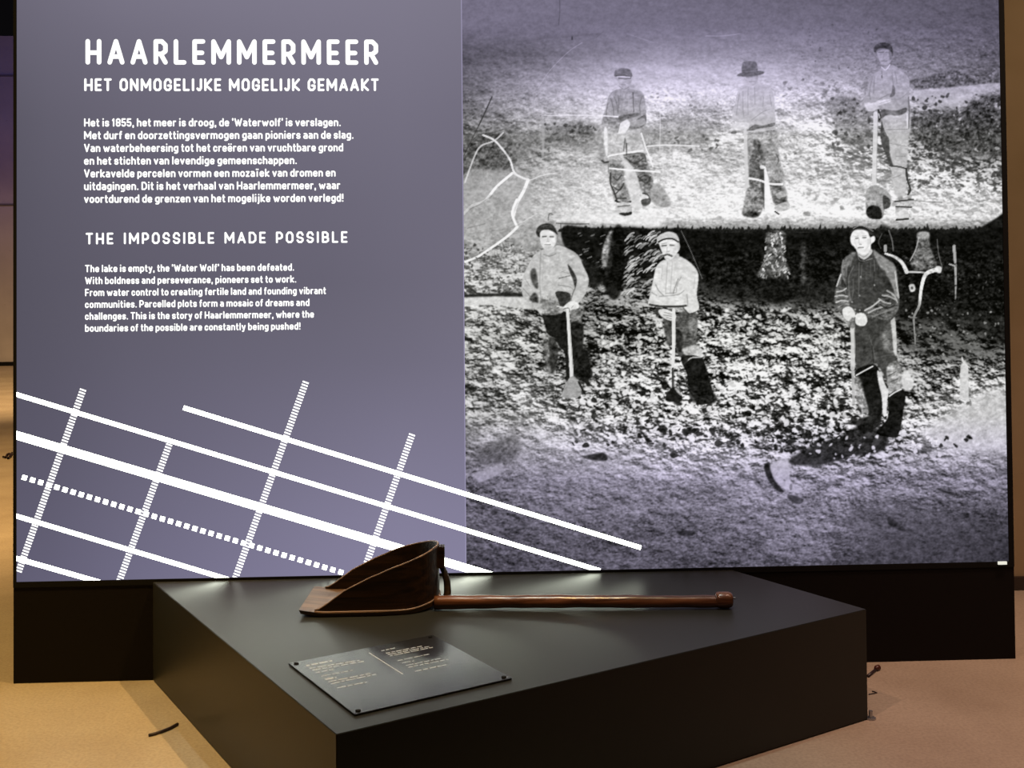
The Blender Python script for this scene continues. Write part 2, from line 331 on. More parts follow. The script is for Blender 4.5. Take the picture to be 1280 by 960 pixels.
# far hill line and hair cracks in the plate
Z1 = (570, 0, 3.5556)
line('30,215 200,196 400,170 640,150', 2.5, 88, .35, Z1, 2); line('460,0 462,40 456,110', 1.2, 70, .7, Z1); line('625,165 655,140', 1, 90, .6, Z1); line('516,165 516,175', 2, 60, .8, Z1)
line('365,390 420,310 500,230 560,190', 1, 195, .5, Z1); line('1110,160 1180,160 1260,150', 1, 190, .6, Z1); line('760,150 880,190', 1, 165, .5, Z1)
line('160,430 130,500 95,570 60,640 36,690', 1.3, 50, .8, Z1); line('160,430 100,560', 1.6, 40, .7, Z1)
poly('40,770 120,755 250,760 330,800 300,960 40,960', 165, .5, 2, Z1, 18)
line('36,950 70,915 130,890 180,830 250,770', 3.2, 240, .95, Z1, rough=.2); line('120,600 165,620 200,655 240,710 262,770 320,800', 2.4, 235, .9, Z1, rough=.2)
line('320,800 300,850 270,905 255,960', 4, 240, .95, Z1, rough=.2); line('210,590 170,625 110,650 80,700 40,810', 2, 215, .8, Z1); line('250,770 320,800 380,780 440,770', 1.4, 220, .8, Z1)
line('160,870 110,905 60,930', 1, 70, .6, Z1); line('60,640 100,600 160,590 210,575', 1.2, 70, .7, Z1)
line('385,515 388,600 385,700', 3, 178, .55, Z1); line('375,515 405,515', 1.2, 70, .8, Z1); line('890,510 905,520', 1, 90, .6, Z1)
line('380,515 520,512 700,516 830,512', 1, 235, .7, Z1); line('850,650 940,645 1080,650', 1.6, 245, .8, Z1); line('905,470 908,560 905,680', 1.4, 225, .5, Z1)
Z3 = (570, 250, 3.5556)
line('270,0 250,60 272,120', 3.5, 240, .95, Z3, rough=.2); line('272,120 230,160 160,210 100,250 40,275', 3.5, 236, .95, Z3, rough=.25, w2=2.5); line('272,120 310,90 360,60', 1.5, 210, .7, Z3)
line('410,90 415,60 430,65', 1.2, 60, .8, Z3)
poly('40,0 260,0 255,70 270,120 150,215 40,270', 158, .5, 2, Z3, 22); line('272,120 230,160 160,210 100,250 40,275', 3, 236, .95, Z3, rough=.25, w2=2.5); line('270,0 250,60 272,120', 3, 240, .95, Z3)
line('50,125 130,105', 1, 90, .6, Z3); line('60,150 220,130 300,100', 1, 110, .4, Z3)
poly('300,110 360,90 450,110 560,108 570,200 560,250 520,235 440,200 350,220 300,230 250,180', 168, .6, 3, Z3, 30)
poly('440,95 620,100 760,110 900,118 900,60 600,60 470,80', 222, .9, 1.5, Z3, 12)
line('445,103 520,107 590,106', 1.3, 40, .9, Z3); line('465,105 468,140', 1.4, 60, .8, Z3)
speck(578, 305, 655, 365, 90, 55, 1.4, 3.5, 40, .8); speck(578, 305, 655, 365, 60, 215, 1.2, 3, 41, .7)
poly('38,420 300,412 300,430 160,434 38,432', 30, .9, .8, Z3); poly('38,434 300,432 330,465 330,485 200,470 38,462', 205, .95, 1, Z3, 14)
# the dark pit wall under the ledge
poly('704,283 740,285 790,284 822,287 850,285 905,290 960,288 1010,290 1064,285 1110,289 1160,288 1210,289 1222,286 1240,276 1262,265 1264,300 1264,392 1200,380 1130,372 1056,356 980,354 930,358 880,344 870,330 800,350 790,360 750,345 728,325 706,308', 17, .95, 1.2, nz=3)
poly('870,320 1262,320 1264,425 1200,405 1130,398 1056,380 980,374 930,378 884,366', 20, .62, 7, nz=30)
for _x in range(700, 1225, 4): poly('%d,290 %d,%.1f %d,%.1f %d,290' % (_x-3, _x-1, 286.5-rng.exponential(1.6), _x+2, 286.5-rng.exponential(1.6), _x+3), 24, .9, .4, nz=3, sm=False)
poly('750,300 775,287 812,290 832,286 835,330 830,352 800,350 776,358 748,350', 22, .7, 2, nz=10)
r_ = np.random.default_rng(50)
for _ in range(120):
    x = r_.uniform(775, 826); y = r_.uniform(292, 372); a = r_.uniform(3, 10)
    if x < 780+(y-292)*-.1: continue
    line('%.1f,%.1f %.1f,%.1f %.1f,%.1f' % (x, y, x+a*.5, y-a*.5, x+a, y-a*.7), r_.uniform(1, 2.4), r_.uniform(150, 225), .8)
for _ in range(70):
    x = r_.uniform(722, 775); y = r_.uniform(290, 400); a = r_.uniform(2, 6)
    line('%.1f,%.1f %.1f,%.1f' % (x, y, x+a, y-a*.4), r_.uniform(1, 2), r_.uniform(110, 210), .7)
poly('752,318 760,293 766,290 768,310 764,335 756,345', 165, .8, 1, nz=60)
poly('766,288 778,285 780,340 774,370 762,372 750,340 758,332', 16, .85, 1.5); poly('728,325 748,330 752,352 742,360 730,345', 22, .9, 1.5)
for _ in range(130):
    x = r_.uniform(872, 1256); y = r_.uniform(292, 385); line('%.1f,%.1f %.1f,%.1f' % (x, y, x+r_.uniform(-2, 4), y+r_.uniform(-2, 2)), r_.uniform(.7, 1.2), r_.uniform(40, 80), r_.uniform(.3, .8)*(1 if x > 1120 or y > 355 else .6))
Z4 = (900, 250, 3.5556)
poly('205,150 240,135 290,150 285,230 305,300 298,350 250,352 170,345 185,290 205,230', 90, .9, 1.5, Z4, 50); 
for _ in range(95):
    t = r_.random(); y = 145+t*200; hw = 35+t*30; x = 245+r_.uniform(-hw, hw); line('%.1f,%.1f %.1f,%.1f' % (x, y, x+r_.uniform(-8, 8), y+r_.uniform(3, 10)), r_.uniform(1.2, 2.4), r_.uniform(150, 245), .8, Z4)
poly('200,350 290,350 310,440 240,460 190,430', 22, .85, 2, Z4)
poly('360,200 378,200 385,330 365,380 355,300', 85, .6, 2, Z4, 40)
poly('880,150 925,145 935,210 965,290 940,310 860,310 850,270 870,220', 110, .85, 1.2, Z4, 55); poly('880,145 925,142 928,168 880,170', 190, .8, 1, Z4, 30); line('845,270 870,220 884,165', 1.5, 200, .7, Z4)
line('965,175 972,240 988,300', 1.2, 140, .8, Z4); line('1040,205 1046,290 1048,380 1046,440', 4, 190, .85, Z4, rough=.9, w2=1.2); line('1020,285 1040,292', 2, 200, .8, Z4)
poly('700,130 760,130 770,230 780,330 830,440 800,480 720,300', 25, .85, 2, Z4); line('750,135 765,180 770,225', 1.3, 190, .7, Z4); line('735,205 735,225', 4, 200, .8, Z4); line('720,150 705,185 715,215', 1.2, 130, .7, Z4)
line('735,238 780,255 810,280 830,320', 2.4, 235, .95, Z4, w2=5, rough=.3); line('830,320 870,320 930,325', 2.2, 225, .9, Z4, rough=.5); line('960,310 915,330 895,390 885,470 862,520 865,590 868,640', 5.5, 238, .95, Z4, w2=1.2, rough=.15)
line('885,470 862,520 840,518', 2, 225, .9, Z4); poly('840,378 862,375 868,400 848,408', 205, .95, .7, Z4); poly('848,386 858,386 858,396 850,397', 60, .9, .5, Z4); poly('960,295 985,298 980,325 960,318', 230, .9, .6, Z4)
line('870,700 890,740 900,780', 1, 190, .7, Z4); line('960,660 990,600', 1, 140, .6, Z4); line('1075,100 1130,95', 1, 90, .5, Z4)
poly('780,450 1000,480 1250,520 1255,700 1050,720 880,690 800,650 790,560', 28, .45, 6, Z4)
speck(1130, 385, 1256, 460, 60, 190, 1.2, 3.2, 60, .7, .3); speck(1130, 320, 1256, 400, 60, 110, 1, 2.6, 61, .6)
poly('1068,735 1088,712 1104,740 1106,890 1066,885', 205, .97, .6, Z4, 14, False); line('1075,700 1085,725 1110,745', 2, 225, .8, Z4); speck(1198, 500, 1216, 506, 4, 30, 3, 5, 62, .9)
poly('1256,486 1225,494 1195,510 1170,526 1150,545 1200,560 1256,560', 196, .72, 6, nz=26); speck(1165, 545, 1220, 558, 8, 30, 3, 6, 63, .9, .1)
# bright foreground bits, dark clods and furrows
speck(720, 470, 1060, 540, 160, 25, 2, 6, 64, .85, .2); speck(720, 400, 1060, 540, 240, 228, 1.5, 4.5, 65, .75, -.3); speck(1060, 500, 1170, 560, 60, 225, 2, 5, 66, .8, .2)
speck(720, 480, 1080, 556, 190, 222, 2.5, 7, 81, .9, .1); speck(700, 470, 1080, 560, 110, 22, 2.5, 7, 82, .85, .3); speck(1050, 540, 1180, 575, 40, 205, 2.5, 6, 83, .85)
speck(578, 380, 700, 470, 90, 205, 1.5, 4, 84, .7); speck(880, 385, 1050, 470, 150, 225, 1.8, 5, 85, .8, -.4); speck(740, 420, 840, 480, 90, 228, 2, 5, 86, .8, -.4)
speck(780, 535, 900, 570, 14, 30, 4, 9, 67, .85, .2); speck(960, 520, 1090, 575, 50, 25, 3, 8, 68, .85, .3)
poly('985,578 1010,560 1050,545 1080,530 1110,545 1100,565 1060,572 1020,582', 24, .8, 1.5); speck(1000, 545, 1110, 575, 26, 215, 2, 5, 69, .85)
poly('955,582 962,580 968,600 980,614 972,614 960,600', 28, .9, .8); poly('964,580 985,576 988,600 1000,616 980,610 966,594', 188, .8, 1, nz=14); poly('985,618 1005,624 998,630 988,626', 50, .8, 1)
poly('730,570 755,566 758,576 735,574', 36, .9, 1); poly('1172,610 1200,620 1215,624 1180,616', 30, .85, .8); poly('1112,646 1132,662 1122,662 1110,654', 34, .85, 1); poly('846,664 868,664 864,670 850,669', 36, .8, 1)
poly('600,560 640,545 652,560 640,575 610,580 596,574', 62, .5, 3, nz=40); poly('592,592 612,586 630,582 622,594 600,602', 172, .7, 1.5)
for _ in range(50):
    x = r_.uniform(1090, 1250); y = r_.uniform(620, 700); line('%.1f,%.1f %.1f,%.1f' % (x, y, x+r_.uniform(15, 40), y+r_.uniform(8, 22)), 1, r_.choice([40., 120.]), .35)
poly('1060,640 1110,630 1180,640 1262,650 1262,720 1060,720 1080,680', 62, .45, 14)
speck(820, 600, 1100, 700, 90, 160, 2, 6, 71, .35); speck(580, 600, 900, 700, 90, 62, 2, 7, 72, .35); speck(900, 580, 1256, 640, 70, 70, 2, 6, 73, .45, .5)
# ---- man in flat cap, upper left ----
A = (735, 75, 4.8)
poly('135,620 130,700 140,770 165,850 210,860 260,850 240,780 215,700 230,640', 120, .8, 1, A, 60); poly('215,570 330,560 370,660 390,720 380,790 330,800 290,690 245,620', 100, .85, 1, A, 60)
poly('105,420 300,425 330,500 350,560 200,575 115,575', 190, .85, 1, A, 24); poly('215,600 290,680 310,830 320,890 270,890 240,760', 205, .9, .8, A, 12)
poly('165,180 125,215 105,290 90,340 85,410 130,425 200,430 330,400 350,360 335,210 290,180 230,170', 158, .95, .7, A, 14)
poly('95,340 180,345 200,370 180,410 110,415', 150, .8, 1, A, 40)
for s in ('135,230 150,280 155,330', '155,220 172,260 180,320', '180,210 185,260 180,310', '320,230 310,280 315,330', '120,260 110,310 110,340'): line(s, 1.4, 110, .8, A)
line('270,195 272,260 275,310', 1.3, 70, .8, A); line('215,545 222,470 230,530 232,570', 1.2, 60, .8, A); line('210,190 200,330', 1, 140, .6, A); line('240,190 245,330', .8, 180, .6, A)
poly('180,340 240,325 305,318 300,335 240,352 200,368', 108, .9, .6, A, 20); poly('245,395 300,400 345,380 335,350 290,360 340,330 350,370 320,405 260,412', 88, .85, .6, A, 30)
line('95,335 180,340', 1.6, 235, .9, A); line('240,330 190,350', 1, 80, .8, A)
poly('190,385 230,360 252,375 245,405 215,440 180,435', 226, .97, .5, A, 6); line('178,435 190,385', 1, 80, .8, A)
poly('178,95 255,95 258,140 240,165 215,175 192,160 180,130', 170, .97, .5, A, 8); line('185,108 225,112 255,108', 2, 105, .8, A); line('200,148 225,150', 1.2, 120, .8, A); line('190,160 215,176 245,162', 1.4, 110, .6, A)
poly('158,85 165,62 205,48 250,58 264,85 260,102 210,95 162,98', 110, .97, .5, A, 12); line('165,96 210,92 258,100', 1.4, 70, .9, A); line('175,100 215,102 252,104', 1.2, 215, .8, A)
line('120,580 150,570 280,550 330,545', 2, 240, .9, A); line('130,650 240,660 370,668 430,672', 2.2, 244, .9, A)
line('320,440 345,520 390,640', 2, 238, .9, A); poly('95,420 115,420 118,560 105,560', 235, .8, .7, A, 6)
line('232,500 232,565', 1.6, 50, .8, A); line('215,570 330,562 345,610', 2, 70, .6, A)
for s in ('150,700 175,720 200,690', '150,760 190,780 215,740', '170,800 205,760', '230,590 280,620 330,590', '300,640 350,630', '300,700 350,740 375,700', '180,830 230,830'): line(s, 2, 60, .7, A)
line('135,680 135,740 160,800 175,850', 2, 50, .85, A); line('165,845 210,860 255,850', 2.4, 30, .9, A); poly('170,860 255,855 262,915 235,930 190,925 175,900', 190, .9, .6, A, 20); poly('185,920 235,915 262,910 258,928 215,935', 30, .95, .5, A)
line('180,880 250,872', 1.8, 70, .8, A); poly('320,840 375,830 370,865 330,875', 60, .85, .6, A, 20); line('330,800 360,810 375,840', 2, 50, .8, A)
poly('395,745 430,745 465,790 500,870 430,885 385,850 365,800', 156, .92, .8, A, 26); line('85,605 100,615 120,612', 2.5, 50, .8, A); line('120,610 125,680', 1.4, 90, .7, A)
# ---- man in brimmed hat ----
B = (895, 65, 4.465)
poly('180,460 325,425 350,560 375,700 400,850 330,860 300,720 270,660 255,700 265,850 190,760 185,600', 150, .92, .8, B, 40)
poly('215,480 245,500 275,600 270,650 245,650 240,740 190,740 185,620 205,560', 92, .85, 1.2, B, 40); poly('300,720 370,740 395,850 330,850 310,800', 95, .8, 1, B, 50); poly('240,650 265,650 275,760 275,870 262,860 250,740', 50, .85, .8, B)
line('210,500 225,580 205,620', 1.6, 80, .7, B); line('335,570 350,600 345,620', 1.5, 60, .8, B)
poly('270,660 280,650 300,760 305,850 330,860 325,890 275,890 270,780', 238, .95, .6, B, 5); poly('245,635 265,632 275,648 250,652', 240, .9, .5, B)
poly('170,190 125,215 105,290 92,350 110,390 160,405 180,440 320,420 328,330 320,230 280,185 225,180', 184, .93, .7, B, 8)
for s in ('130,230 120,300 115,350', '150,220 150,300 155,360', '180,200 178,290 180,350', '215,195 218,290', '265,250 262,300', '300,240 310,300', '200,380 260,335 300,320'): line(s, 1.2, 145, .75, B)
poly('180,430 215,405 260,410 325,395 320,415 250,425 200,440 170,438', 88, .85, .7, B, 20); line('160,445 240,440 325,430', 1.6, 200, .8, B); line('165,460 250,452', 1, 130, .8, B)
poly('95,405 130,390 185,398 175,425 130,430 95,425', 210, .95, .6, B, 8); line('90,450 110,448', 3, 90, .8, B)
poly('160,125 235,118 232,160 215,185 190,185 170,165', 178, .97, .5, B, 8); line('170,140 230,134', 2.4, 145, .8, B); line('185,165 215,163', 1.2, 140, .8, B)
poly('145,75 155,55 195,52 225,58 232,108 200,118 148,120', 112, .97, .5, B, 10); poly('116,132 145,115 195,112 235,105 268,110 262,122 225,132 165,138', 92, .97, .5, B, 8); line('148,104 230,98', 1.3, 80, .7, B)
line('162,440 168,600 172,760', 4.2, 205, .85, B); line('178,460 180,600 184,740', 1, 150, .8, B); line('185,705 240,715 300,735 370,738', 2.6, 236, .95, B)
poly('170,770 200,752 240,760 262,810 262,870 235,920 180,920 145,905 155,850', 126, .95, .8, B, 50); poly('150,905 190,890 240,900 225,922 180,922', 50, .8, 1, B, 30)
poly('330,860 400,835 412,870 390,885 340,890', 190, .9, .6, B, 20); line('330,890 350,905', 2, 40, .9, B); line('330,820 390,830', 1.6, 60, .8, B); poly('340,790 390,770 395,800 345,815', 190, .7, .7, B, 20)
# ---- man upper right ----
C_ = (1060, 40, 3.918)
poly('170,400 300,390 295,560 290,640 280,790 230,800 215,700 210,640 200,560 180,500', 184, .93, .8, C_, 14)
poly('150,190 120,210 100,260 85,310 75,350 100,380 160,375 190,410 290,390 300,300 298,230 265,195 225,165 165,175', 164, .95, .7, C_, 8)
for s in ('115,240 105,300 110,330', '130,220 125,300', '215,200 222,260 228,300', '230,190 240,250', '165,190 168,215', '150,330 190,310 220,300'): line(s, 1.3, 120, .75, C_)
poly('218,260 230,275 228,310 205,318 215,290', 96, .85, .7, C_, 10); poly('80,350 130,345 150,335 210,330 200,345 150,360 150,375 105,388', 205, .93, .7, C_, 6); line('155,350 220,330 250,330 290,300', 1, 130, .6, C_)
poly('165,380 235,385 285,370 282,395 240,410 195,405 160,425', 84, .88, .7, C_, 16); poly('145,380 158,390 160,425 150,430', 35, .9, .5, C_); line('150,400 155,420', 1.4, 220, .8, C_); line('296,320 300,400 296,470', 2, 90, .6, C_); line('290,400 292,470', 1.6, 225, .8, C_)
poly('145,95 215,90 212,140 190,162 165,160 150,130', 158, .97, .5, C_, 8); line('150,100 175,98', 1.6, 95, .8, C_); line('185,100 205,102', 1.6, 95, .8, C_); line('165,142 190,142', 1.3, 100, .8, C_); line('176,105 174,128', 1, 125, .7, C_); poly('200,90 218,92 215,130 205,135', 105, .7, .6, C_)
poly('128,95 132,68 165,52 205,58 220,90 218,118 205,90 170,80 145,85 135,100', 62, .97, .5, C_, 10)
line('165,172 185,185 205,160', 1.4, 210, .8, C_); line('165,215 167,225', 1.6, 70, .8, C_)
poly('165,440 178,500 200,520 205,600 222,655 205,650 185,600 165,550 160,490', 70, .9, .7, C_, 14); line('165,440 175,480 190,510', 1.6, 60, .8, C_)
line('190,478 290,476', 1, 120, .8, C_); line('205,545 285,560', 1, 130, .8, C_); line('205,655 250,660 285,670', 2, 50, .85, C_); line('285,670 290,720 305,770 295,795', 2.6, 45, .85, C_); line('235,610 280,608', 1, 110, .7, C_); line('220,715 260,700', 1, 120, .7, C_)
line('135,400 133,520 130,620 128,760', 5.5, 214, .9, C_); line('145,440 143,560 138,720', 1, 160, .8, C_)
poly('90,780 130,750 180,770 212,810 205,850 180,870 165,915 100,905 88,860', 150, .93, .7, C_, 30); poly('88,880 110,850 150,855 165,880 160,915 105,912', 36, .95, .6, C_, 14); poly('172,800 205,820 205,855 175,865', 60, .9, .7, C_, 20)
poly('235,820 310,815 315,860 240,860', 150, .7, .8, C_, 60); line('230,830 280,825 320,820', 2, 50, .85, C_); line('235,855 310,858', 2, 50, .85, C_); poly('235,870 290,870 292,915 240,915', 205, .85, .7, C_, 20); line('238,920 295,915', 2.4, 40, .9, C_)
line('320,825 400,832 460,835', 1.4, 90, .8, C_)
# ---- man lower left, hand on shovel ----
D = (640, 270, 4.174)
poly('165,500 280,500 290,580 292,700 300,850 283,850 275,720 245,680 225,640 190,620 172,570', 24, .96, .7, D, 8); poly('160,640 195,625 240,690 225,800 190,825 175,760', 100, .6, 1.5, D, 80); poly('195,630 240,680 228,790 205,820 196,730', 34, .75, 1, D, 20)
poly('305,500 355,480 365,580 370,650 320,640', 120, .8, 1, D, 60); poly('305,560 370,570 372,680 400,715 412,830 385,850 330,815 312,700', 28, .93, .8, D, 12); poly('300,790 400,790 420,840 370,860 320,840', 30, .8, 1.2, D, 20)
poly('165,175 120,198 85,255 55,325 52,400 80,462 130,490 155,512 255,508 280,475 345,455 385,400 400,330 372,262 345,205 295,172 235,152 200,185', 188, .98, .5, D, 12)
poly('95,290 122,275 138,360 128,380 105,350', 58, .85, .8, D, 20); poly('90,430 118,400 138,425 132,460 105,448', 48, .85, .8, D, 30); line('60,380 95,420 115,450', 1.3, 110, .7, D); line('70,330 95,370', 1, 110, .6, D)
poly('290,250 318,285 338,330 330,375 318,335 300,290', 45, .9, .6, D, 10); line('245,325 300,312', 1.4, 80, .8, D); line('260,290 295,300', 1, 110, .7, D); line('240,360 300,370 320,385', 1.3, 110, .7, D); line('330,375 315,410 305,450', 1.6, 80, .8, D); line('150,190 145,330 150,430', 1.6, 130, .6, D); line('165,200 160,330', 1, 160, .6, D)
poly('228,395 300,402 300,450 255,475 240,440', 42, .92, .6, D, 10); poly('152,425 230,430 245,505 160,508', 128, .75, 1, D, 55); line('155,510 255,508', 1.4, 60, .7, D); line('235,470 275,480', 1.6, 215, .9, D)
poly('165,200 195,212 230,195 230,160 200,185 165,178', 165, .6, .7, D); line('165,200 195,210 228,198', 1.3, 110, .8, D)
poly('100,452 135,455 140,485 115,480', 170, .8, .7, D, 20); poly('270,475 305,445 345,455 348,480 318,488 290,490', 226, .97, .5, D, 6); line('270,485 295,480 300,500', 1.2, 50, .8, D); line('310,480 320,468', 1, 120, .7, D)
poly('145,88 180,72 222,88 232,125 218,165 195,182 168,172 150,140', 222, .98, .5, D, 5); line('160,108 178,106', 2, 105, .9, D); line('198,108 216,108', 2, 105, .9, D); line('180,134 194,134', 1.1, 140, .8, D); poly('170,160 215,158 222,180 198,200 172,190', 200, .9, .5, D, 5); line('188,110 186,132', 1.4, 180, .7, D); line('172,149 200,149', 1.4, 110, .9, D); line('225,100 230,140 215,168', 1.6, 170, .6, D)
poly('126,92 135,58 175,38 215,48 240,98 218,84 182,70 150,80 145,112', 48, .97, .5, D, 14); line('150,55 190,48', 1, 100, .6, D)
line('290,490 300,640 313,850', 3.8, 222, .97, D, w2=4.6); line('297,500 306,640 318,840', .8, 150, .6, D)
line('232,890 275,872', 2, 30, .9, D); poly('300,845 328,840 350,880 362,930 320,948 262,940 275,890', 158, .96, .6, D, 16); line('350,870 378,925', 2.6, 25, .9, D)
# ---- man with moustache ----
E_ = (800, 275, 4.085)
poly('120,470 165,480 160,640 130,600', 60, .8, .8, E_, 40); poly('180,490 285,480 290,600 280,680 215,700 185,660', 84, .93, .8, E_, 34); poly('185,560 215,580 215,660 190,670', 30, .85, 1, E_)
poly('245,500 285,510 288,580 262,590', 140, .6, 1, E_, 50); line('185,550 285,548', 1.2, 130, .7, E_); poly('215,660 290,640 320,695 250,700', 205, .85, .8, E_, 30)
poly('210,700 310,700 345,780 375,890 372,930 300,935 250,870 240,790', 22, .96, .7, E_, 8); line('225,735 260,705 310,700', 1.8, 200, .8, E_); poly('215,690 245,700 235,745 215,730', 40, .8, .7, E_); poly('260,870 375,880 380,935 270,930', 26, .8, 1.2, E_, 20)
poly('120,205 85,235 68,300 55,370 42,430 90,445 200,445 230,455 250,475 290,465 302,440 290,380 298,280 265,225 200,185 165,205', 214, .98, .5, E_, 8)
poly('215,370 240,350 242,440 228,440', 190, .6, .8, E_)
for s, t in (('140,215 135,300 130,370', 165), ('165,215 160,300 155,370', 175), ('115,240 110,300', 175), ('195,300 180,340 170,375', 120), ('80,330 95,360 120,385', 110), ('210,290 190,330 185,370', 150), ('60,370 85,385', 130), ('100,390 190,382 225,360', 140), ('240,380 245,440', 140), ('280,300 275,350', 180)): line(s, 1.4, t, .8, E_)
line('50,432 100,440 180,442 235,438', 2.6, 42, .9, E_); line('130,375 180,372', 1.2, 110, .7, E_); line('215,440 250,478 285,470', 1.6, 60, .8, E_)
poly('75,455 100,452 100,490 85,480', 60, .8, .6, E_); poly('95,460 130,455 180,478 182,505 160,515 120,500 100,480', 218, .97, .5, E_, 6)
for s in ('120,485 165,492', '125,472 172,482', '135,498 165,506'): line(s, .9, 90, .8, E_)
poly('130,190 190,170 200,195 175,212 140,212', 196, .95, .5, E_, 5); poly('97,108 150,98 196,108 200,150 186,172 165,198 135,203 116,172', 228, .98, .5, E_, 6); line('112,132 134,130', 2, 95, .9, E_); line('154,128 174,130', 2, 100, .9, E_); line('110,122 136,118', 1.1, 130, .8, E_); line('138,160 150,160', 1.2, 120, .8, E_); line('132,195 150,200', 1, 150, .7, E_); line('122,182 140,176 162,184', 2.6, 85, .9, E_); poly('172,125 192,120 182,168 165,185 172,150', 190, .5, .8, E_); line('140,140 135,168', 1, 170, .8, E_)
poly('85,105 95,80 140,60 180,68 198,95 196,115 160,98 115,100 92,122', 196, .98, .5, E_, 8); line('95,112 125,98 165,96 195,112', 2, 35, .9, E_); poly('192,118 204,130 200,155 192,150', 190, .9, .4, E_)
line('210,55 260,160 318,300', .9, 165, .8, E_)
line('172,460 172,620 168,760', 4.2, 222, .97, E_); line('168,760 168,860', 3.2, 60, .9, E_); poly('130,905 150,870 168,855 190,862 215,900 210,925 170,930 135,925', 28, .97, .5, E_, 6); poly('178,862 190,860 216,896 200,890', 190, .9, .5, E_)
# ---- man in dark jacket ----
F = (1030, 270, 6.857); G = (1030, 380, 5.333)
poly('205,150 300,90 440,80 455,120 480,340 500,400 515,450 480,440 445,560 420,520 350,400 300,450 250,470 215,440', 62, .9, .8, G, 14)
poly('355,240 400,180 440,110 475,110 482,330 440,330 400,300 390,240', 120, .55, 2, G, 40); poly('445,100 475,105 485,330 465,320 455,200', 215, .85, .7, G, 8)
poly('380,210 420,200 440,270 400,290', 150, .5, 1.5, G, 40); line('300,210 325,290 345,370', 1, 110, .7, G); line('320,280 330,390', 1.4, 30, .8, G); line('345,360 440,340 485,350', 1.4, 100, .6, G)
poly('420,420 480,380 520,440 515,560 440,600 425,540', 175, .7, 1, G, 60); line('430,480 480,450', 1.5, 60, .8, G); line('440,520 490,500', 1.6, 70, .8, G)
poly('205,450 330,400 375,460 385,560 390,650 380,740 300,745 290,690 250,560', 22, .96, .7, G, 6); poly('200,500 240,500 280,640 300,730 260,720 220,660', 150, .6, 1, G, 60)
poly('355,445 385,470 400,520 430,590 420,650 415,740 395,740 385,620 365,530', 222, .93, .6, G, 10); poly('430,610 510,570 545,600 530,700 520,780 500,860 480,890 380,880 350,850 420,770 428,690', 20, .97, .7, G, 6)
poly('120,800 200,780 300,745 380,745 370,800 300,850 240,860 215,810', 24, .9, .8, G, 10); poly('520,470 560,450 600,530 570,580 525,560', 225, .85, .8, G, 12)
line('215,475 260,450 325,415', 1.8, 228, .9, G); line('435,615 470,590 515,568', 1.8, 228, .9, G)
line('190,150 193,300 190,430', 5.4, 206, .93, G); line('190,430 195,540 198,660', 3.6, 176, .85, G); line('202,170 204,330', .8, 130, .7, G)
poly('275,305 200,340 160,380 140,480 110,580 90,680 100,770 140,830 175,860 225,790 300,840 420,900 560,900 620,830 645,740 620,460 560,380 480,330 420,290 400,330 340,390 300,385', 66, .98, .5, F, 8)
poly('270,310 200,345 165,385 150,480 115,590 92,680 100,770 135,820 165,790 215,770 225,690 190,600 185,480 230,400', 120, .7, 1, F, 36)
poly('150,520 190,600 200,680 180,620 150,600', 35, .8, .7, F); 
for s, t in (('110,650 160,640 190,620', 205), ('95,690 150,680 200,690', 200), ('105,740 150,725 205,730', 205), ('125,780 170,750 210,760', 190), ('120,665 175,660', 60), ('110,712 180,706', 60), ('130,765 190,742', 70), ('165,380 155,450 160,500', 150), ('110,600 130,540 145,500', 215), ('215,380 195,440 190,520', 130), ('240,360 225,430', 120)): line(s, 1.8, t, .8, F)
poly('420,290 480,330 560,385 615,450 640,740 600,650 560,570 520,590 530,480 490,450 450,380', 160, .75, .8, F, 20)
poly('500,500 545,520 600,650 520,600', 45, .85, .8, F); poly('350,800 470,720 560,650 640,730 610,850 540,890 420,890 370,850', 90, .85, .8, F, 40)
for s, t in (('350,810 420,770 480,720', 205), ('380,830 440,800 500,780', 190), ('470,710 520,740 570,750', 190), ('500,680 560,690 620,720', 185), ('420,860 500,830 580,800', 130), ('480,760 540,790 600,770', 40), ('540,640 600,680 630,740', 180), ('520,650 570,670', 50), ('610,480 625,600 640,700', 200)): line(s, 2, t, .8, F)
for s, t in (('300,400 300,560 295,700', 120), ('325,420 318,540', 110), ('255,430 215,520 215,640 235,740', 130), ('400,400 395,520', 95), ('430,380 435,470', 120), ('250,540 250,640 240,700', 110), ('470,430 460,520', 38), ('430,480 425,640', 40), ('350,400 350,600', 52)): line(s, 1.3, t, .7, F)
poly('285,320 300,370 340,385 400,335 410,290 350,330 310,320', 55, .85, .6, F); line('290,330 305,380 345,385', 1.2, 150, .8, F); line('360,380 410,365', 1.6, 170, .7, F)
for x, y in ((313, 520), (303, 680), (430, 590), (240, 735), (265, 800), (305, 805)): line('%d,%d %d,%d' % (x, y, x+3, y+4), 1.8, 190, .9, F)
poly('160,800 210,775 250,800 270,860 250,900 200,900 165,860', 225, .97, .6, F, 8); poly('270,850 310,830 355,845 372,900 345,940 300,940 265,910', 228, .97, .6, F, 8); poly('245,870 268,880 265,950 235,960 200,920', 120, .8, 1, F, 60); line('265,870 262,910 285,940', 1.4, 60, .8, F)
poly('285,280 400,280 410,320 350,372 305,352 288,320', 205, .95, .5, F, 6); line('300,330 340,350 380,325', 1.4, 130, .8, F)
poly('225,190 250,130 310,115 370,130 395,180 432,170 435,215 405,240 400,280 370,320 330,330 290,305 260,265 235,240', 230, .99, .5, F, 4)
poly('268,188 292,186 292,196 270,198', 165, .8, .4, F); poly('330,182 362,180 362,192 332,194', 165, .8, .4, F); line('300,195 300,230 318,244', 1.4, 175, .8, F); line('292,272 315,268 338,270', 1.4, 150, .9, F); line('262,200 270,240 290,290', 1.4, 190, .6, F); line('380,200 380,250 350,300', 2.4, 200, .55, F); line('395,180 398,235', 1, 150, .8, F)
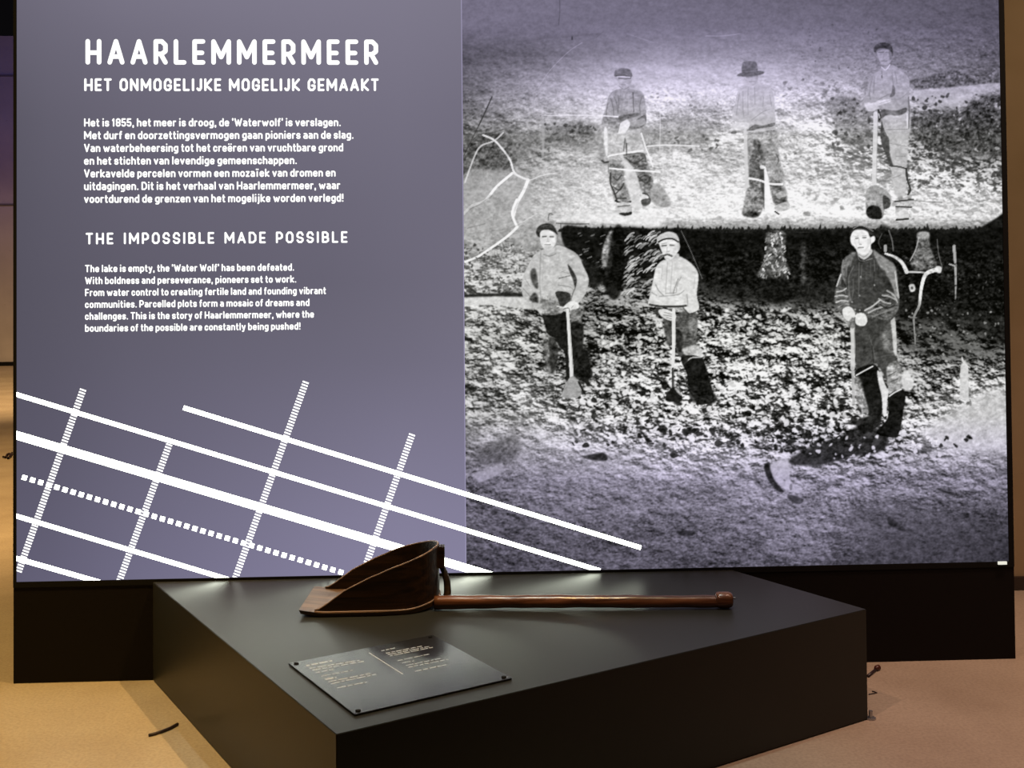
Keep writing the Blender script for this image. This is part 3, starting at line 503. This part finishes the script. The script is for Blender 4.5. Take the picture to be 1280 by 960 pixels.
poly('220,140 235,105 290,84 350,92 405,120 440,150 445,175 415,165 375,130 310,112 255,118 225,155', 44, .98, .5, F, 8); line('222,160 240,118 300,92 360,100 425,140 440,170', 2.6, 30, .95, F); line('250,108 300,84 350,90 420,130', 1.3, 175, .85, F); line('272,190 292,188', 1.8, 110, .9, F); line('332,186 358,184', 1.8, 110, .9, F); line('265,176 294,172', 1, 140, .8, F); line('330,170 362,168', 1, 140, .8, F); line('294,272 336,270', 1.5, 110, .9, F); line('303,243 322,243', 1.2, 130, .8, F); line('235,132 290,112 350,122 405,160', 1, 120, .7, F)
L = L+FINE*5+MED*5; L = np.clip((L-118)*1.06+122, 6, 248)

# colour of a printed tone: purple cast towards the top and the bottom of the sheet
def bilin(a, px, py):
    u = np.clip((px-PX0)*SS-.5, 0, PW-1.001); v = np.clip((py-PY0)*SS-.5, 0, PH-1.001)
    i = u.astype(int); j = v.astype(int); fu = u-i; fv = v-j
    return (a[j, i]*(1-fu)+a[j, i+1]*fu)*(1-fv)+(a[j+1, i]*(1-fu)+a[j+1, i+1]*fu)*fv
def project(X, Z, Y=0.0):
    dx, dy, dz = X-CAM[0], Y-CAM[1], Z-CAM[2]; d = dx*_fw[0]+dy*_fw[1]+dz*_fw[2]
    return 640+F_PX*(dx*_rt[0]+dy*_rt[1]+dz*_rt[2])/d, PY_C-F_PX*(dx*_up[0]+dy*_up[1]+dz*_up[2])/d
xs = np.linspace(XS, W, 750); zs = np.concatenate([np.arange(ZB, 2.74, .0031), np.linspace(2.742, ZT, 26)])
gx, gz = np.meshgrid(xs, zs); px, py = project(gx, gz); t_ = bilin(L, px, py)
cast = np.interp(py, [-90, 40, 110, 170, 420, 520, 600, 720], [1, 1, .6, .12, .0, .1, .75, .9])
col = np.stack([t_*(1+.00*cast), t_*(1-.045*cast), t_*(1+.13*cast)], -1)
col[..., 2] -= 3*(1-cast); col = np.clip(col, 0, 250)
grid_mesh('photograph_print', xs, zs, .0, lin(col), M_print, lb)['label'] = 'black-and-white photograph of six diggers with shovels, three on a ledge above three in a pit'
# text panel with its uneven backlight
tx = [0, 60, 160, 280, 400, 500, 580]
TR = [(-90, '104 112 118 122 124 124 122'), (0, '106 112 120 124 126 126 124'), (60, '100 106 112 117 121 122 120'), (150, '90 98 105 110 114 116 114'), (250, '87 93 100 104 107 111 112'),
      (350, '85 90 96 100 103 108 112'), (450, '86 90 98 104 108 112 116'), (550, '89 92 102 110 117 123 124'), (650, '93 97 108 118 127 132 132'), (725, '96 100 112 122 130 135 135')]
xs2 = np.linspace(0, XS, 90); zs2 = np.linspace(ZB, ZT, 120); gx, gz = np.meshgrid(xs2, zs2); px, py = project(gx, gz)
ys_ = [t[0] for t in TR]; V_ = np.array([[float(v) for v in t[1].split()] for t in TR]); base = np.zeros(px.shape)
cols_ = np.stack([np.interp(py, ys_, V_[:, k]) for k in range(len(tx))], -1); u = np.interp(px, tx, np.arange(len(tx))); i = np.clip(u.astype(int), 0, len(tx)-2); f = u-i
base = np.take_along_axis(cols_, i[..., None], -1)[..., 0]*(1-f)+np.take_along_axis(cols_, i[..., None]+1, -1)[..., 0]*f
k_ = np.interp(py, [0, 400, 725], [1.105, 1.115, 1.18])
col2 = np.stack([base*1.0, base*.965, base*k_], -1)
grid_mesh('text_panel', xs2, zs2, .0, lin(col2), M_print, lb)['label'] = 'grey-violet text panel'
bx('panel_seam', (XS-.0035, -.0012, ZB), (XS-.001, -.0002, ZT), emat('seam_light', (.36, .33, .50), 1), lb)

# ---- lettering: headings from strokes, running text from the plain sans face
G = {  # width, strokes on a unit cap height (centre lines; x in units of width)
 'H': (.67, ['0,0 0,1', '1,0 1,1', '0,.5 1,.5']), 'A': (.72, ['0,0 .5,1 1,0', '.2,.3 .8,.3']),
 'R': (.60, ['0,0 0,1 .62,1 1,.86 1,.58 .62,.44 0,.44', '.5,.44 1,0']), 'L': (.54, ['0,1 0,0 1,0']), 'E': (.55, ['1,1 0,1 0,0 1,0', '0,.5 .88,.5']),
 'M': (.84, ['0,0 0,1 .5,.28 1,1 1,0']), 'T': (.62, ['0,1 1,1', '.5,1 .5,0']), 'O': (.66, ['.0,.2 0,.8 .28,1 .72,1 1,.8 1,.2 .72,0 .28,0 0,.2']),
 'N': (.68, ['0,0 0,1 1,0 1,1']), 'G': (.64, ['1,.76 .95,.9 .7,1 .28,1 0,.8 0,.2 .28,0 .7,0 1,.18 1,.46 .58,.46']), 'I': (.2, ['.5,0 .5,1']),
 'J': (.46, ['1,1 1,.2 .68,0 .3,0 0,.14']), 'K': (.64, ['0,0 0,1', '1,1 .12,.48 1,0']), 'P': (.6, ['0,0 0,1 .66,1 1,.84 1,.56 .66,.42 0,.42']),
 'S': (.62, ['1,.8 .74,1 .26,1 0,.82 0,.64 .24,.53 .76,.47 1,.36 1,.18 .74,0 .26,0 0,.2']), 'B': (.62, ['0,0 0,1 .62,1 .92,.87 .92,.64 .62,.53 0,.53', '.62,.53 1,.4 1,.14 .66,0 0,0']), 'D': (.66, ['0,0 0,1 .6,1 1,.76 1,.24 .6,0 0,0'])}
X_ = .72
LC = {'a': (.52, ['.1,.72 .7,.72 1,.56 1,0', '1,.4 .28,.4 0,.3 0,.1 .28,0 1,.03']), 'b': (.54, ['0,1 0,0', '0,.72 .7,.72 1,.56 1,.16 .7,0 0,0']), 'c': (.5, ['1,.54 .72,.72 .28,.72 0,.56 0,.16 .28,0 .72,0 1,.18']),
 'd': (.54, ['1,1 1,0', '1,.72 .3,.72 0,.56 0,.16 .3,0 1,0']), 'e': (.54, ['0,.36 1,.36 1,.56 .72,.72 .28,.72 0,.56 0,.16 .28,0 .72,0 .95,.08']), 'f': (.38, ['1,1 .6,1 .35,.85 .35,0', '0,.72 .9,.72']),
 'g': (.54, ['1,.72 1,-.1 .7,-.22 .1,-.22', '1,.72 .3,.72 0,.56 0,.2 .3,.04 1,.04']), 'h': (.54, ['0,1 0,0', '0,.72 .7,.72 1,.56 1,0']), 'i': (.21, ['.5,.72 .5,0', '.5,1 .5,1.01']), 'j': (.28, ['.8,.72 .8,-.1 .4,-.22 0,-.22', '.8,1 .8,1.01']),
 'k': (.54, ['0,1 0,0', '.95,.72 .1,.34 1,0']), 'l': (.21, ['.5,1 .5,0']), 'm': (.84, ['0,.72 0,0', '0,.72 .36,.72 .5,.6 .5,0', '.5,.6 .64,.72 .86,.72 1,.58 1,0']), 'n': (.54, ['0,.72 0,0', '0,.72 .7,.72 1,.56 1,0']),
 'o': (.54, ['.3,0 .7,0 1,.16 1,.56 .7,.72 .3,.72 0,.56 0,.16 .3,0']), 'p': (.54, ['0,.72 0,-.22', '0,.72 .7,.72 1,.56 1,.16 .7,0 0,0']), 'r': (.4, ['0,.72 0,0', '0,.58 .4,.72 1,.72']),
 's': (.5, ['1,.6 .75,.72 .25,.72 0,.6 0,.46 .25,.38 .75,.34 1,.26 1,.12 .75,0 .25,0 0,.12']), 't': (.38, ['.35,.95 .35,.15 .6,0 1,0', '0,.72 .95,.72']), 'u': (.54, ['0,.72 0,.16 .28,0 1,0', '1,.72 1,0']),
 'v': (.54, ['0,.72 .5,0 1,.72']), 'w': (.8, ['0,.72 .27,0 .5,.6 .73,0 1,.72']), 'y': (.54, ['0,.72 .5,.05', '1,.72 .42,-.22 .1,-.22']), 'z': (.48, ['0,.72 1,.72 0,0 1,0']),
 'V': (.66, ['0,1 .5,0 1,1']), 'W': (.92, ['0,1 .27,0 .5,.85 .73,0 1,1']), 'F': (.54, ['1,1 0,1 0,0', '0,.52 .88,.52']), '1': (.36, ['0,.84 .6,1 .6,0']),
 '8': (.54, ['.3,.54 0,.66 0,.88 .3,1 .7,1 1,.88 1,.66 .7,.54 .3,.54 0,.4 0,.14 .3,0 .7,0 1,.14 1,.4 .7,.54']), '5': (.54, ['.95,1 .05,1 0,.56 .7,.62 1,.5 1,.16 .7,0 .25,0 0,.14']),
 '.': (.21, ['.5,0 .5,.01']), ',': (.21, ['.6,.02 .4,-.16']), '!': (.21, ['.5,1 .5,.42', '.5,0 .5,.01']), '\u2018': (.18, ['.4,.86 .6,1.02']), '\u2019': (.18, ['.6,1.02 .4,.86']),
 '\u00eb': (.54, ['0,.36 1,.36 1,.56 .72,.72 .28,.72 0,.56 0,.16 .28,0 .72,0 .95,.08', '.15,1 .15,1.01', '.85,1 .85,1.01']), '\u00ef': (.36, ['.5,.72 .5,0', '.0,1 .0,1.01', '1,1 1,1.01'])}
G.update(LC)
def lettering(name, s, px0, px1, pyb, cap, wt, sp, ws, label=None, by_word=True):
    """s set between pixels px0..px1 of the photograph on the panel, baseline pyb at px0; one part per word or line"""
    (x0, z0), (x1, _) = on_plane(px0, pyb), on_plane(px1, pyb); h = on_plane(px0, pyb-cap)[1]-z0
    x = 0; words = [[]]
    for ch in s:
        if ch == ' ':
            x += ws
            if by_word: words.append([])
            continue
        wd = G[ch][0]; words[-1].append((ch, x, wd)); x += wd+sp
    kx = (x1-x0)/(x-sp); r = wt/2*h; ymap = lambda b: np.interp(b, [-.22, 0, X_, 1, 1.1], [-.22*h+r, r, X_*h-r, h-r, h*1.1-r])
    for adv in words:
        bm = bmesh.new()
        for ch, xo, wd in adv:
            wi = max(wd*kx-2*r, 0)
            for st in G[ch][1]:
                pts = [tuple(map(float, q.split(','))) for q in st.split()]
                pts = [np.array((x0+xo*kx+(r if wi else wd*kx/2)+a*wi, z0+float(ymap(b)))) for a, b in pts]
                for a, b in zip(pts, pts[1:]):
                    d = (b-a)/(np.hypot(*(b-a))+1e-9); n = np.array((-d[1], d[0]))*r
                    bm.faces.new([bm.verts.new((q[0], -.0016, q[1])) for q in (a+n, b+n, b-n, a-n)])
                for i, q in enumerate(pts):
                    # ends are square with softened corners, joints are round
                    e = 1.0
                    vs = [bm.verts.new((q[0]+r*e*math.cos((a+.5)*math.pi/5), -.0016, q[1]+r*e*math.sin((a+.5)*math.pi/5))) for a in range(10)]; bm.faces.new(vs)
        o = from_bm(name, bm, M_text, lb)
        if label: o['label'] = label
lettering('heading', 'HAARLEMMERMEER', 107, 472.8, 80.8, 32, .178, .25, .5)
lettering('subheading_word', 'HET ONMOGELIJKE MOGELIJK GEMAAKT', 105.4, 473.5, 114, 16, .185, .16, .45)
lettering('subheading_word', 'THE IMPOSSIBLE MADE POSSIBLE', 107.2, 434.5, 305.6, 14.6, .175, .24, .62)
NL = ['Het is 1855, het meer is droog, de \u2018Waterwolf\u2019 is verslagen.', 'Met durf en doorzettingsvermogen gaan pioniers aan de slag.', 'Van waterbeheersing tot het cre\u00ebren van vruchtbare grond',
      'en het stichten van levendige gemeenschappen.', 'Verkavelde percelen vormen een moza\u00efek van dromen en', 'uitdagingen. Dit is het verhaal van Haarlemmermeer, waar', 'voortdurend de grenzen van het mogelijke worden verlegd!']
for s, e, b in zip(NL, (426.2, 442.1, 429.1, 371.3, 419.6, 425.4, 429.6), (158.4, 174.3, 190.2, 206.1, 222, 237.9, 253.8)): lettering('text_line', s, 105.2, e, b, 10.4, .185, .085, .23, by_word=False)
EN = ['The lake is empty, the \u2018Water Wolf\u2019 has been defeated.', 'With boldness and perseverance, pioneers set to work.', 'From water control to creating fertile land and founding vibrant',
      'communities. Parcelled plots form a mosaic of dreams and', 'challenges. This is the story of Haarlemmermeer, where the', 'boundaries of the possible are constantly being pushed!']
for s, e, b in zip(EN, (367.8, 370.6, 407.6, 387, 392.6, 375.8), (340.4, 355.4, 370.3, 385.1, 399.9, 414.8)): lettering('text_line', s, 106.4, e, b, 9.3, .185, .085, .23, by_word=False)
# ---- white lines of the polder map, cut off by the frame
def clip_poly(q):
    lo_x, hi_x, lo_z = .001, W-.001, ZB+.001
    for ax, lim, sg in ((0, lo_x, 1), (0, hi_x, -1), (1, lo_z, 1)):
        out = []
        for i in range(len(q)):
            a, b = q[i], q[(i+1) % len(q)]; da, db = sg*(a[ax]-lim), sg*(b[ax]-lim)
            if da >= 0: out.append(a)
            if (da >= 0) != (db >= 0): t = da/(da-db); out.append((a[0]+(b[0]-a[0])*t, a[1]+(b[1]-a[1])*t))
        q = out
        if len(q) < 3: return None
    return q
PXM = .003225
def strip(bm, a, b, wpx, y=-.0022):
    a = np.array(on_plane(*a)); b = np.array(on_plane(*b)); d = (b-a)/np.hypot(*(b-a)); n = np.array((-d[1], d[0]))*wpx*PXM/2
    q = clip_poly([tuple(v) for v in (a+n, b+n, b-n, a-n)])
    if not q: return
    f = [bm.verts.new((v[0], y, v[1])) for v in q]; g = [bm.verts.new((v[0], -.0002, v[1])) for v in q]
    bm.faces.new(f); 
    for i in range(len(q)): bm.faces.new((f[i], g[i], g[(i+1) % len(q)], f[(i+1) % len(q)]))
for a, b, wd in (((16, 491.6), (750, 713.2), 5.3), ((16, 542.6), (640, 727), 9.8), ((229.5, 509.6), (801, 684.6), 5.4), ((16, 643.6), (300, 728.5), 5.3), ((16, 696.6), (140, 732), 5.6)):
    bm = bmesh.new(); strip(bm, a, b, wd); o = from_bm('map_line', bm, M_white, lb)
    if wd > 9: o['label'] = 'thick white diagonal line'
bm = bmesh.new()
for k in range(41):
    x, y = 30.7+k*10.14, 597+k*3.03
    if x > 432: break
    strip(bm, (x-2.8, y-.83), (x+2.8, y+.83), 5.6)
from_bm('dotted_line', bm, M_white, lb)['kind'] = 'stuff'
M_tick = emat('backlit_tick_white', (1, 1, .97), 1.6)
for (xa, ya), (xb, yb) in (((103.8, 487.5), (22.5, 717)), ((211.5, 556), (149, 727)), ((382.2, 478), (294, 723)), ((515, 543.5), (454, 716))):
    bm = bmesh.new(); Ln = math.hypot(xb-xa, yb-ya); n = int(Ln/3.75); dx, dy = (xb-xa)/Ln, (yb-ya)/Ln
    for k in range(n+1):
        x, y = xa+dx*k*3.75, ya+dy*k*3.75; strip(bm, (x+dy*4*-1, y+dx*4), (x+dy*4, y-dx*4), 1.9, -.0019)
    from_bm('tick_line', bm, M_tick, lb)['kind'] = 'stuff'

# ------------------------------------------------------------------ plinth
TH = 1.0548; u_ = np.array([math.cos(TH), -math.sin(TH)]); v_ = np.array([math.sin(TH), math.cos(TH)])
A_ = np.array([.534, -.006]); B_ = A_+u_*1.8295; ldc = .6809; s_ = (ldc*u_[1]-B_[1]-.006)/v_[1]; C2 = B_+v_*s_; D_ = C2-u_*ldc
ZP = .390
pl = thing('display_plinth', (float(B_[0]), float(B_[1]), 0), 'low black box plinth set at an angle against the light box, carrying the wooden scoop', 'plinth')
q4 = [A_-B_, np.zeros(2), C2-B_, D_-B_]
from_bm('body', prism(q4, .003, ZP, bev=.0018), M_plinth, pl)
def local(p): return (p[0]-B_[0], p[1]-B_[1])
bm = bmesh.new(); cx_, cy_ = local(C2); cx_ += .012; cy_ += .006
tube(bm, [(cx_, cy_, 0.0), (cx_, cy_, .006)], .018, 12); tube(bm, [(cx_, cy_, .006), (cx_, cy_, .03)], .007, 8)
from_bm('levelling_foot', bm, M_steel, pl)['label'] = 'small grey levelling foot'

# ------------------------------------------------------------------ wooden scoop
sc = thing('wooden_scoop', (1.188, -.392, ZP), 'antique dark wooden scoop shovel with long reddish handle lying on the plinth', 'shovel')
def up_z(x): return .010 + .010*max(0, (.10-x)/.10)**1.5      # the pan curls up a little towards its lip
def plan(t, hw=.165, xe=.492, xs0=.055):
    """near side from the mouth, round the back, to the far side: t in 0..1"""
    a = xe-.20-xs0; arc = .5*math.pi*(hw+.2)*1.0; Lt = 2*a+arc; s = t*Lt
    if s < a: return (xs0+s, -.150)
    if s > Lt-a: return (xs0+(Lt-s), hw)
    th = -math.pi/2+(s-a)/arc*math.pi; return (xe-.20+.20*abs(math.cos(th))**.85, hw*math.sin(th) if th > 0 else .150*math.sin(th))
def rim_h(x): 
    q = [(0.055, .0), (.10, .030), (.16, .074), (.25, .118), (.34, .152), (.44, .184), (.492, .202)]
    return float(np.interp(x, [a for a, _ in q], [b for _, b in q]))
# pan
bm = bmesh.new(); n = 40
out = [(.0, -.150), (.012, -.153)] + [tuple(np.array(plan(t))*1.0 + (np.array((0, -.012)) if plan(t)[1] < 0 else np.array((0, .008)))*(1 if plan(t)[0] < .3 else .7) + np.array((.006, 0))*(plan(t)[0] > .3)) for t in np.linspace(.02, .98, n)] + [(.03, .176), (.012, .170)]
top = [bm.verts.new((x, y, up_z(x)+.006+.012*max(0, (x-.36)/.1)**2)) for x, y in out]; bot = [bm.verts.new((.5*.012+x*.985, y*.96, max(0.0005, up_z(x)-.010+.010*max(0, (x-.36)/.1)**2))) for x, y in out]
bm.faces.new(top); bm.faces.new(bot[::-1])
for i in range(len(out)): bm.faces.new((top[i], top[(i+1) % len(out)], bot[(i+1) % len(out)], bot[i]))
bmesh.ops.triangulate(bm, faces=[f for f in bm.faces if len(f.verts) > 4])
from_bm('pan', bm, M_wood_lip, sc)['label'] = 'lighter worn wooden pan with an open lip'
# side wall, one bent board with thickness
bm = bmesh.new(); n = 72; th_ = .009; rings = []
for k in range(n+1):
    t = k/n; x, y = plan(t); x2, y2 = plan(min(t+.005, 1)); x1, y1 = plan(max(t-.005, 0)); d = np.array((x2-x1, y2-y1)); d /= np.hypot(*d); nn = np.array((d[1], -d[0]))
    h = rim_h(x); z0 = up_z(x)+.004; hh = max(h, .006)
    lean = .0
    i0 = np.array((x, y))-nn*th_; o0 = np.array((x, y))
    rings.append([bm.verts.new((*o0, z0)), bm.verts.new((*(o0+nn*lean*h), z0+hh)), bm.verts.new((*(i0+nn*lean*h), z0+hh)), bm.verts.new((*i0, z0))])
for a, b in zip(rings, rings[1:]):
    for k in range(4): bm.faces.new((a[k], a[(k+1) % 4], b[(k+1) % 4], b[k]))
bm.faces.new(rings[0]); bm.faces.new(rings[-1][::-1])
from_bm('side_wall', bm, M_wood, sc)
bm = bmesh.new(); pts = []
for k in range(n+1):
    t = k/n; x, y = plan(t); yy = y+(.0045 if y < 0 else -.0045); pts.append((x-(.0045 if x > .3 else 0), yy, up_z(x)+.004+max(rim_h(x), .006)))
tube(bm, pts, .0034, 8); from_bm('rim', bm, M_rim, sc, smooth=True)['label'] = 'paler worn rim edge'
bm = bmesh.new(); pts = [(plan(k/n)[0]+(.003 if plan(k/n)[0] > .3 else 0), plan(k/n)[1]+(-.004 if plan(k/n)[1] < 0 else .004), up_z(plan(k/n)[0])+.007+.012*max(0, (plan(k/n)[0]-.36)/.1)**2) for k in range(0, n+1)]
tube(bm, pts, .0028, 6); from_bm('base_edge', bm, M_rim, sc, smooth=True)
bm = bmesh.new()
for dy in (-.006,): box(bm, (.484, -.022+dy, .130), (.512, .022+dy, .210), .004)
from_bm('bracket', bm, M_wood, sc)
bm = bmesh.new()
tube(bm, [(.500, -.006, .135), (.512, -.012, .112), (.520, -.02, .08), (.522, -.03, .045), (.514, -.04, .02)], [(.014, .009)]*5, 10)
from_bm('strut', bm, M_wood, sc, smooth=True)
# handle
HE = on_level(906, 751, ZP+.026); hx, hy = HE[0]-1.188, HE[1]+.392
bm = bmesh.new(); P_, R_ = [], []
rg = np.random.default_rng(5); ph = rg.random(6)*6
for k in range(61):
    t = k/60; x = .475+(hx-.475)*t; y = -.095+(hy+.095)*t+.003*math.sin(5*t+1); z = .026+.002*math.sin(4*t)
    r = .0235-.0025*t+.0008*math.sin(23*t+ph[0])+.0006*math.sin(51*t+ph[1])
    if t < .12: r *= 1+.12*(1-t/.12)
    P_.append((x, y, max(z, r+.0005))); R_.append(r)
tube(bm, P_, R_, 20); from_bm('handle', bm, M_wood_handle, sc, smooth=True)['label'] = 'polished reddish brown handle'
bm = bmesh.new(); kp, kr = [], []
for a, r in ((-.034, .0205), (-.030, .0265), (-.020, .0285), (.0, .029), (.014, .0285), (.024, .0245), (.028, .018), (.029, .006)):
    kp.append((hx+a, hy-.11*a, .0295)); kr.append(r)
tube(bm, kp, kr, 18); from_bm('knob', bm, M_wood_handle, sc, smooth=True)
bm = bmesh.new(); tube(bm, [(hx+.027, hy-.004, .036), (hx+.038, hy-.005, .036)], .0035, 8); from_bm('nail', bm, M_steel, sc)

# ------------------------------------------------------------------ label plaque
Pl, Pb, Pr = (np.array(on_level(x, y, ZP+.006)) for x, y in ((361, 829), (443.5, 893), (640, 847.5)))
Pf = Pl+Pr-Pb
pq = thing('label_plaque', (float(Pb[0]), float(Pb[1]), ZP), 'square black plaque with two small columns of white text screwed to the plinth top', 'sign')
lp = lambda p: (p[0]-Pb[0], p[1]-Pb[1])
from_bm('plate', prism([lp(Pl), lp(Pb), lp(Pr), lp(Pf)], .0005, .006, bev=.0008), M_plaque, pq)
ctr = (Pl+Pr)/2
for q in (Pl, Pb, Pr, Pf):
    c = lp(q+(ctr-q)*.07); bm = bmesh.new(); tube(bm, [(c[0], c[1], .006), (c[0], c[1], .0085), (c[0], c[1], .0095)], [.0075, .0075, .0055], 14); from_bm('screw', bm, M_black, pq)
M_label = mat('white_print', (.62, .68, .80), .6); zz = .0064
def label_bar(bm, a, b, hpx, rr, words=True):
    """a row of small print from pixel a to pixel b, set as word-length marks"""
    a = np.array(lp(on_level(*a, ZP+.0064))); b = np.array(lp(on_level(*b, ZP+.0064))); Ln = np.hypot(*(b-a)); d = (b-a)/Ln; n = np.array((-d[1], d[0])); h = hpx*.00305
    s = 0
    while s < Ln-.001:
        wl = min(rr.uniform(.010, .034) if words else Ln, Ln-s); e = s+wl; x = s
        while x < e-.0005:       # letters
            lw = min(rr.uniform(.0032, .0055), e-x); hh = h*rr.choice([.72, .72, 1.0, .8])
            q = [a+d*x-n*h*.5, a+d*(x+lw*.86)-n*h*.5, a+d*(x+lw*.86)-n*h*.5+n*hh, a+d*x-n*h*.5+n*hh]; bm.faces.new([bm.verts.new((p[0], p[1], zz)) for p in q]); x += lw
        s = e+.0045
zt = lambda x, y: (370+x/6.737, 790+y/6.737)
rr = np.random.default_rng(3)
left = [((85, 283), (305, 240), 3.6), ((115, 305), (535, 238), 2.0), ((138, 321), (572, 246), 2.0), ((165, 342), (330, 311), 2.0), ((212, 371), (480, 320), 1.8), ((245, 398), (340, 380), 4.2), ((272, 420), (625, 348), 2.0), ((292, 436), (685, 352), 2.0), ((345, 470), (600, 420), 2.0)]
right = [((718, 158), (835, 133), 2.0), ((758, 178), (1060, 118), 2.0), ((772, 190), (1120, 121), 2.0), ((790, 201), (1165, 125), 2.0), ((855, 241), (1120, 186), 1.8), ((893, 261), (995, 241), 2.2), ((925, 281), (1215, 222), 2.0), ((945, 296), (1282, 228), 2.0), ((1002, 330), (1265, 275), 2.0)]
for a, b, h in left+right:
    bm = bmesh.new(); label_bar(bm, zt(*a), zt(*b), h, rr); from_bm('text_row', bm, M_label, pq)
a, b = (np.array(lp(on_level(*zt(*q), ZP+.0064))) for q in ((615, 175), (900, 355))); d = (b-a)/np.hypot(*(b-a)); n = np.array((-d[1], d[0]))*.0016
bm = bmesh.new(); bm.faces.new([bm.verts.new((p[0], p[1], zz)) for p in (a+n, b+n, b-n, a-n)]); from_bm('divider_line', bm, M_label, pq)

# ------------------------------------------------------------------ small things on the floor
def cord(name, pix, r, label, z=.0, m=M_cable, cat='cable'):
    pts = [on_level(x, y, r+z) for x, y in pix]; o3 = pts[0]
    bm = bmesh.new(); P3 = [(p[0]-o3[0], p[1]-o3[1], r) for p in pts]
    tube(bm, P3, r, 8); o = from_bm(name, bm, m, smooth=True); o.location = (o3[0], o3[1], z); return tag(o, label, cat)
cord('cable_offcut', [(186, 919), (194, 917), (203, 914), (213, 910), (222, 905)], .0055, 'short dark curved cable piece lying on the floor left of the plinth')
cord('floor_cord', [(1085, 845), (1090, 841), (1096, 836)], .006, 'dark cord end with a bulb poking out behind the right plinth corner')
o = bpy.data.objects['floor_cord']; bm = bmesh.new(); e = np.array(on_level(1097, 835, .01))-np.array(on_level(1085, 845, .006))
tube(bm, [(e[0]-.014, e[1]-.008, .009), (e[0]-.006, e[1]-.004, .011), (e[0]+.006, e[1]+.004, .011), (e[0]+.012, e[1]+.008, .009)], [.006, .011, .011, .005], 10); from_bm('bulb', bm, mat('brown_plastic', (.06, .012, .006), .4), o, smooth=True)
cord('wire_hook', [(1086, 868), (1091, 867), (1096, 866), (1093, 864.5), (1090, 864)], .0022, 'thin bent wire lying on the floor right of the plinth', cat='wire')
cord('curled_wire', [(4, 571), (7, 572), (9, 568), (12, 567), (13, 571), (10, 573), (14, 569), (15, 566)], .010, 'small dark tangled wire on the far floor at the left edge', cat='wire')
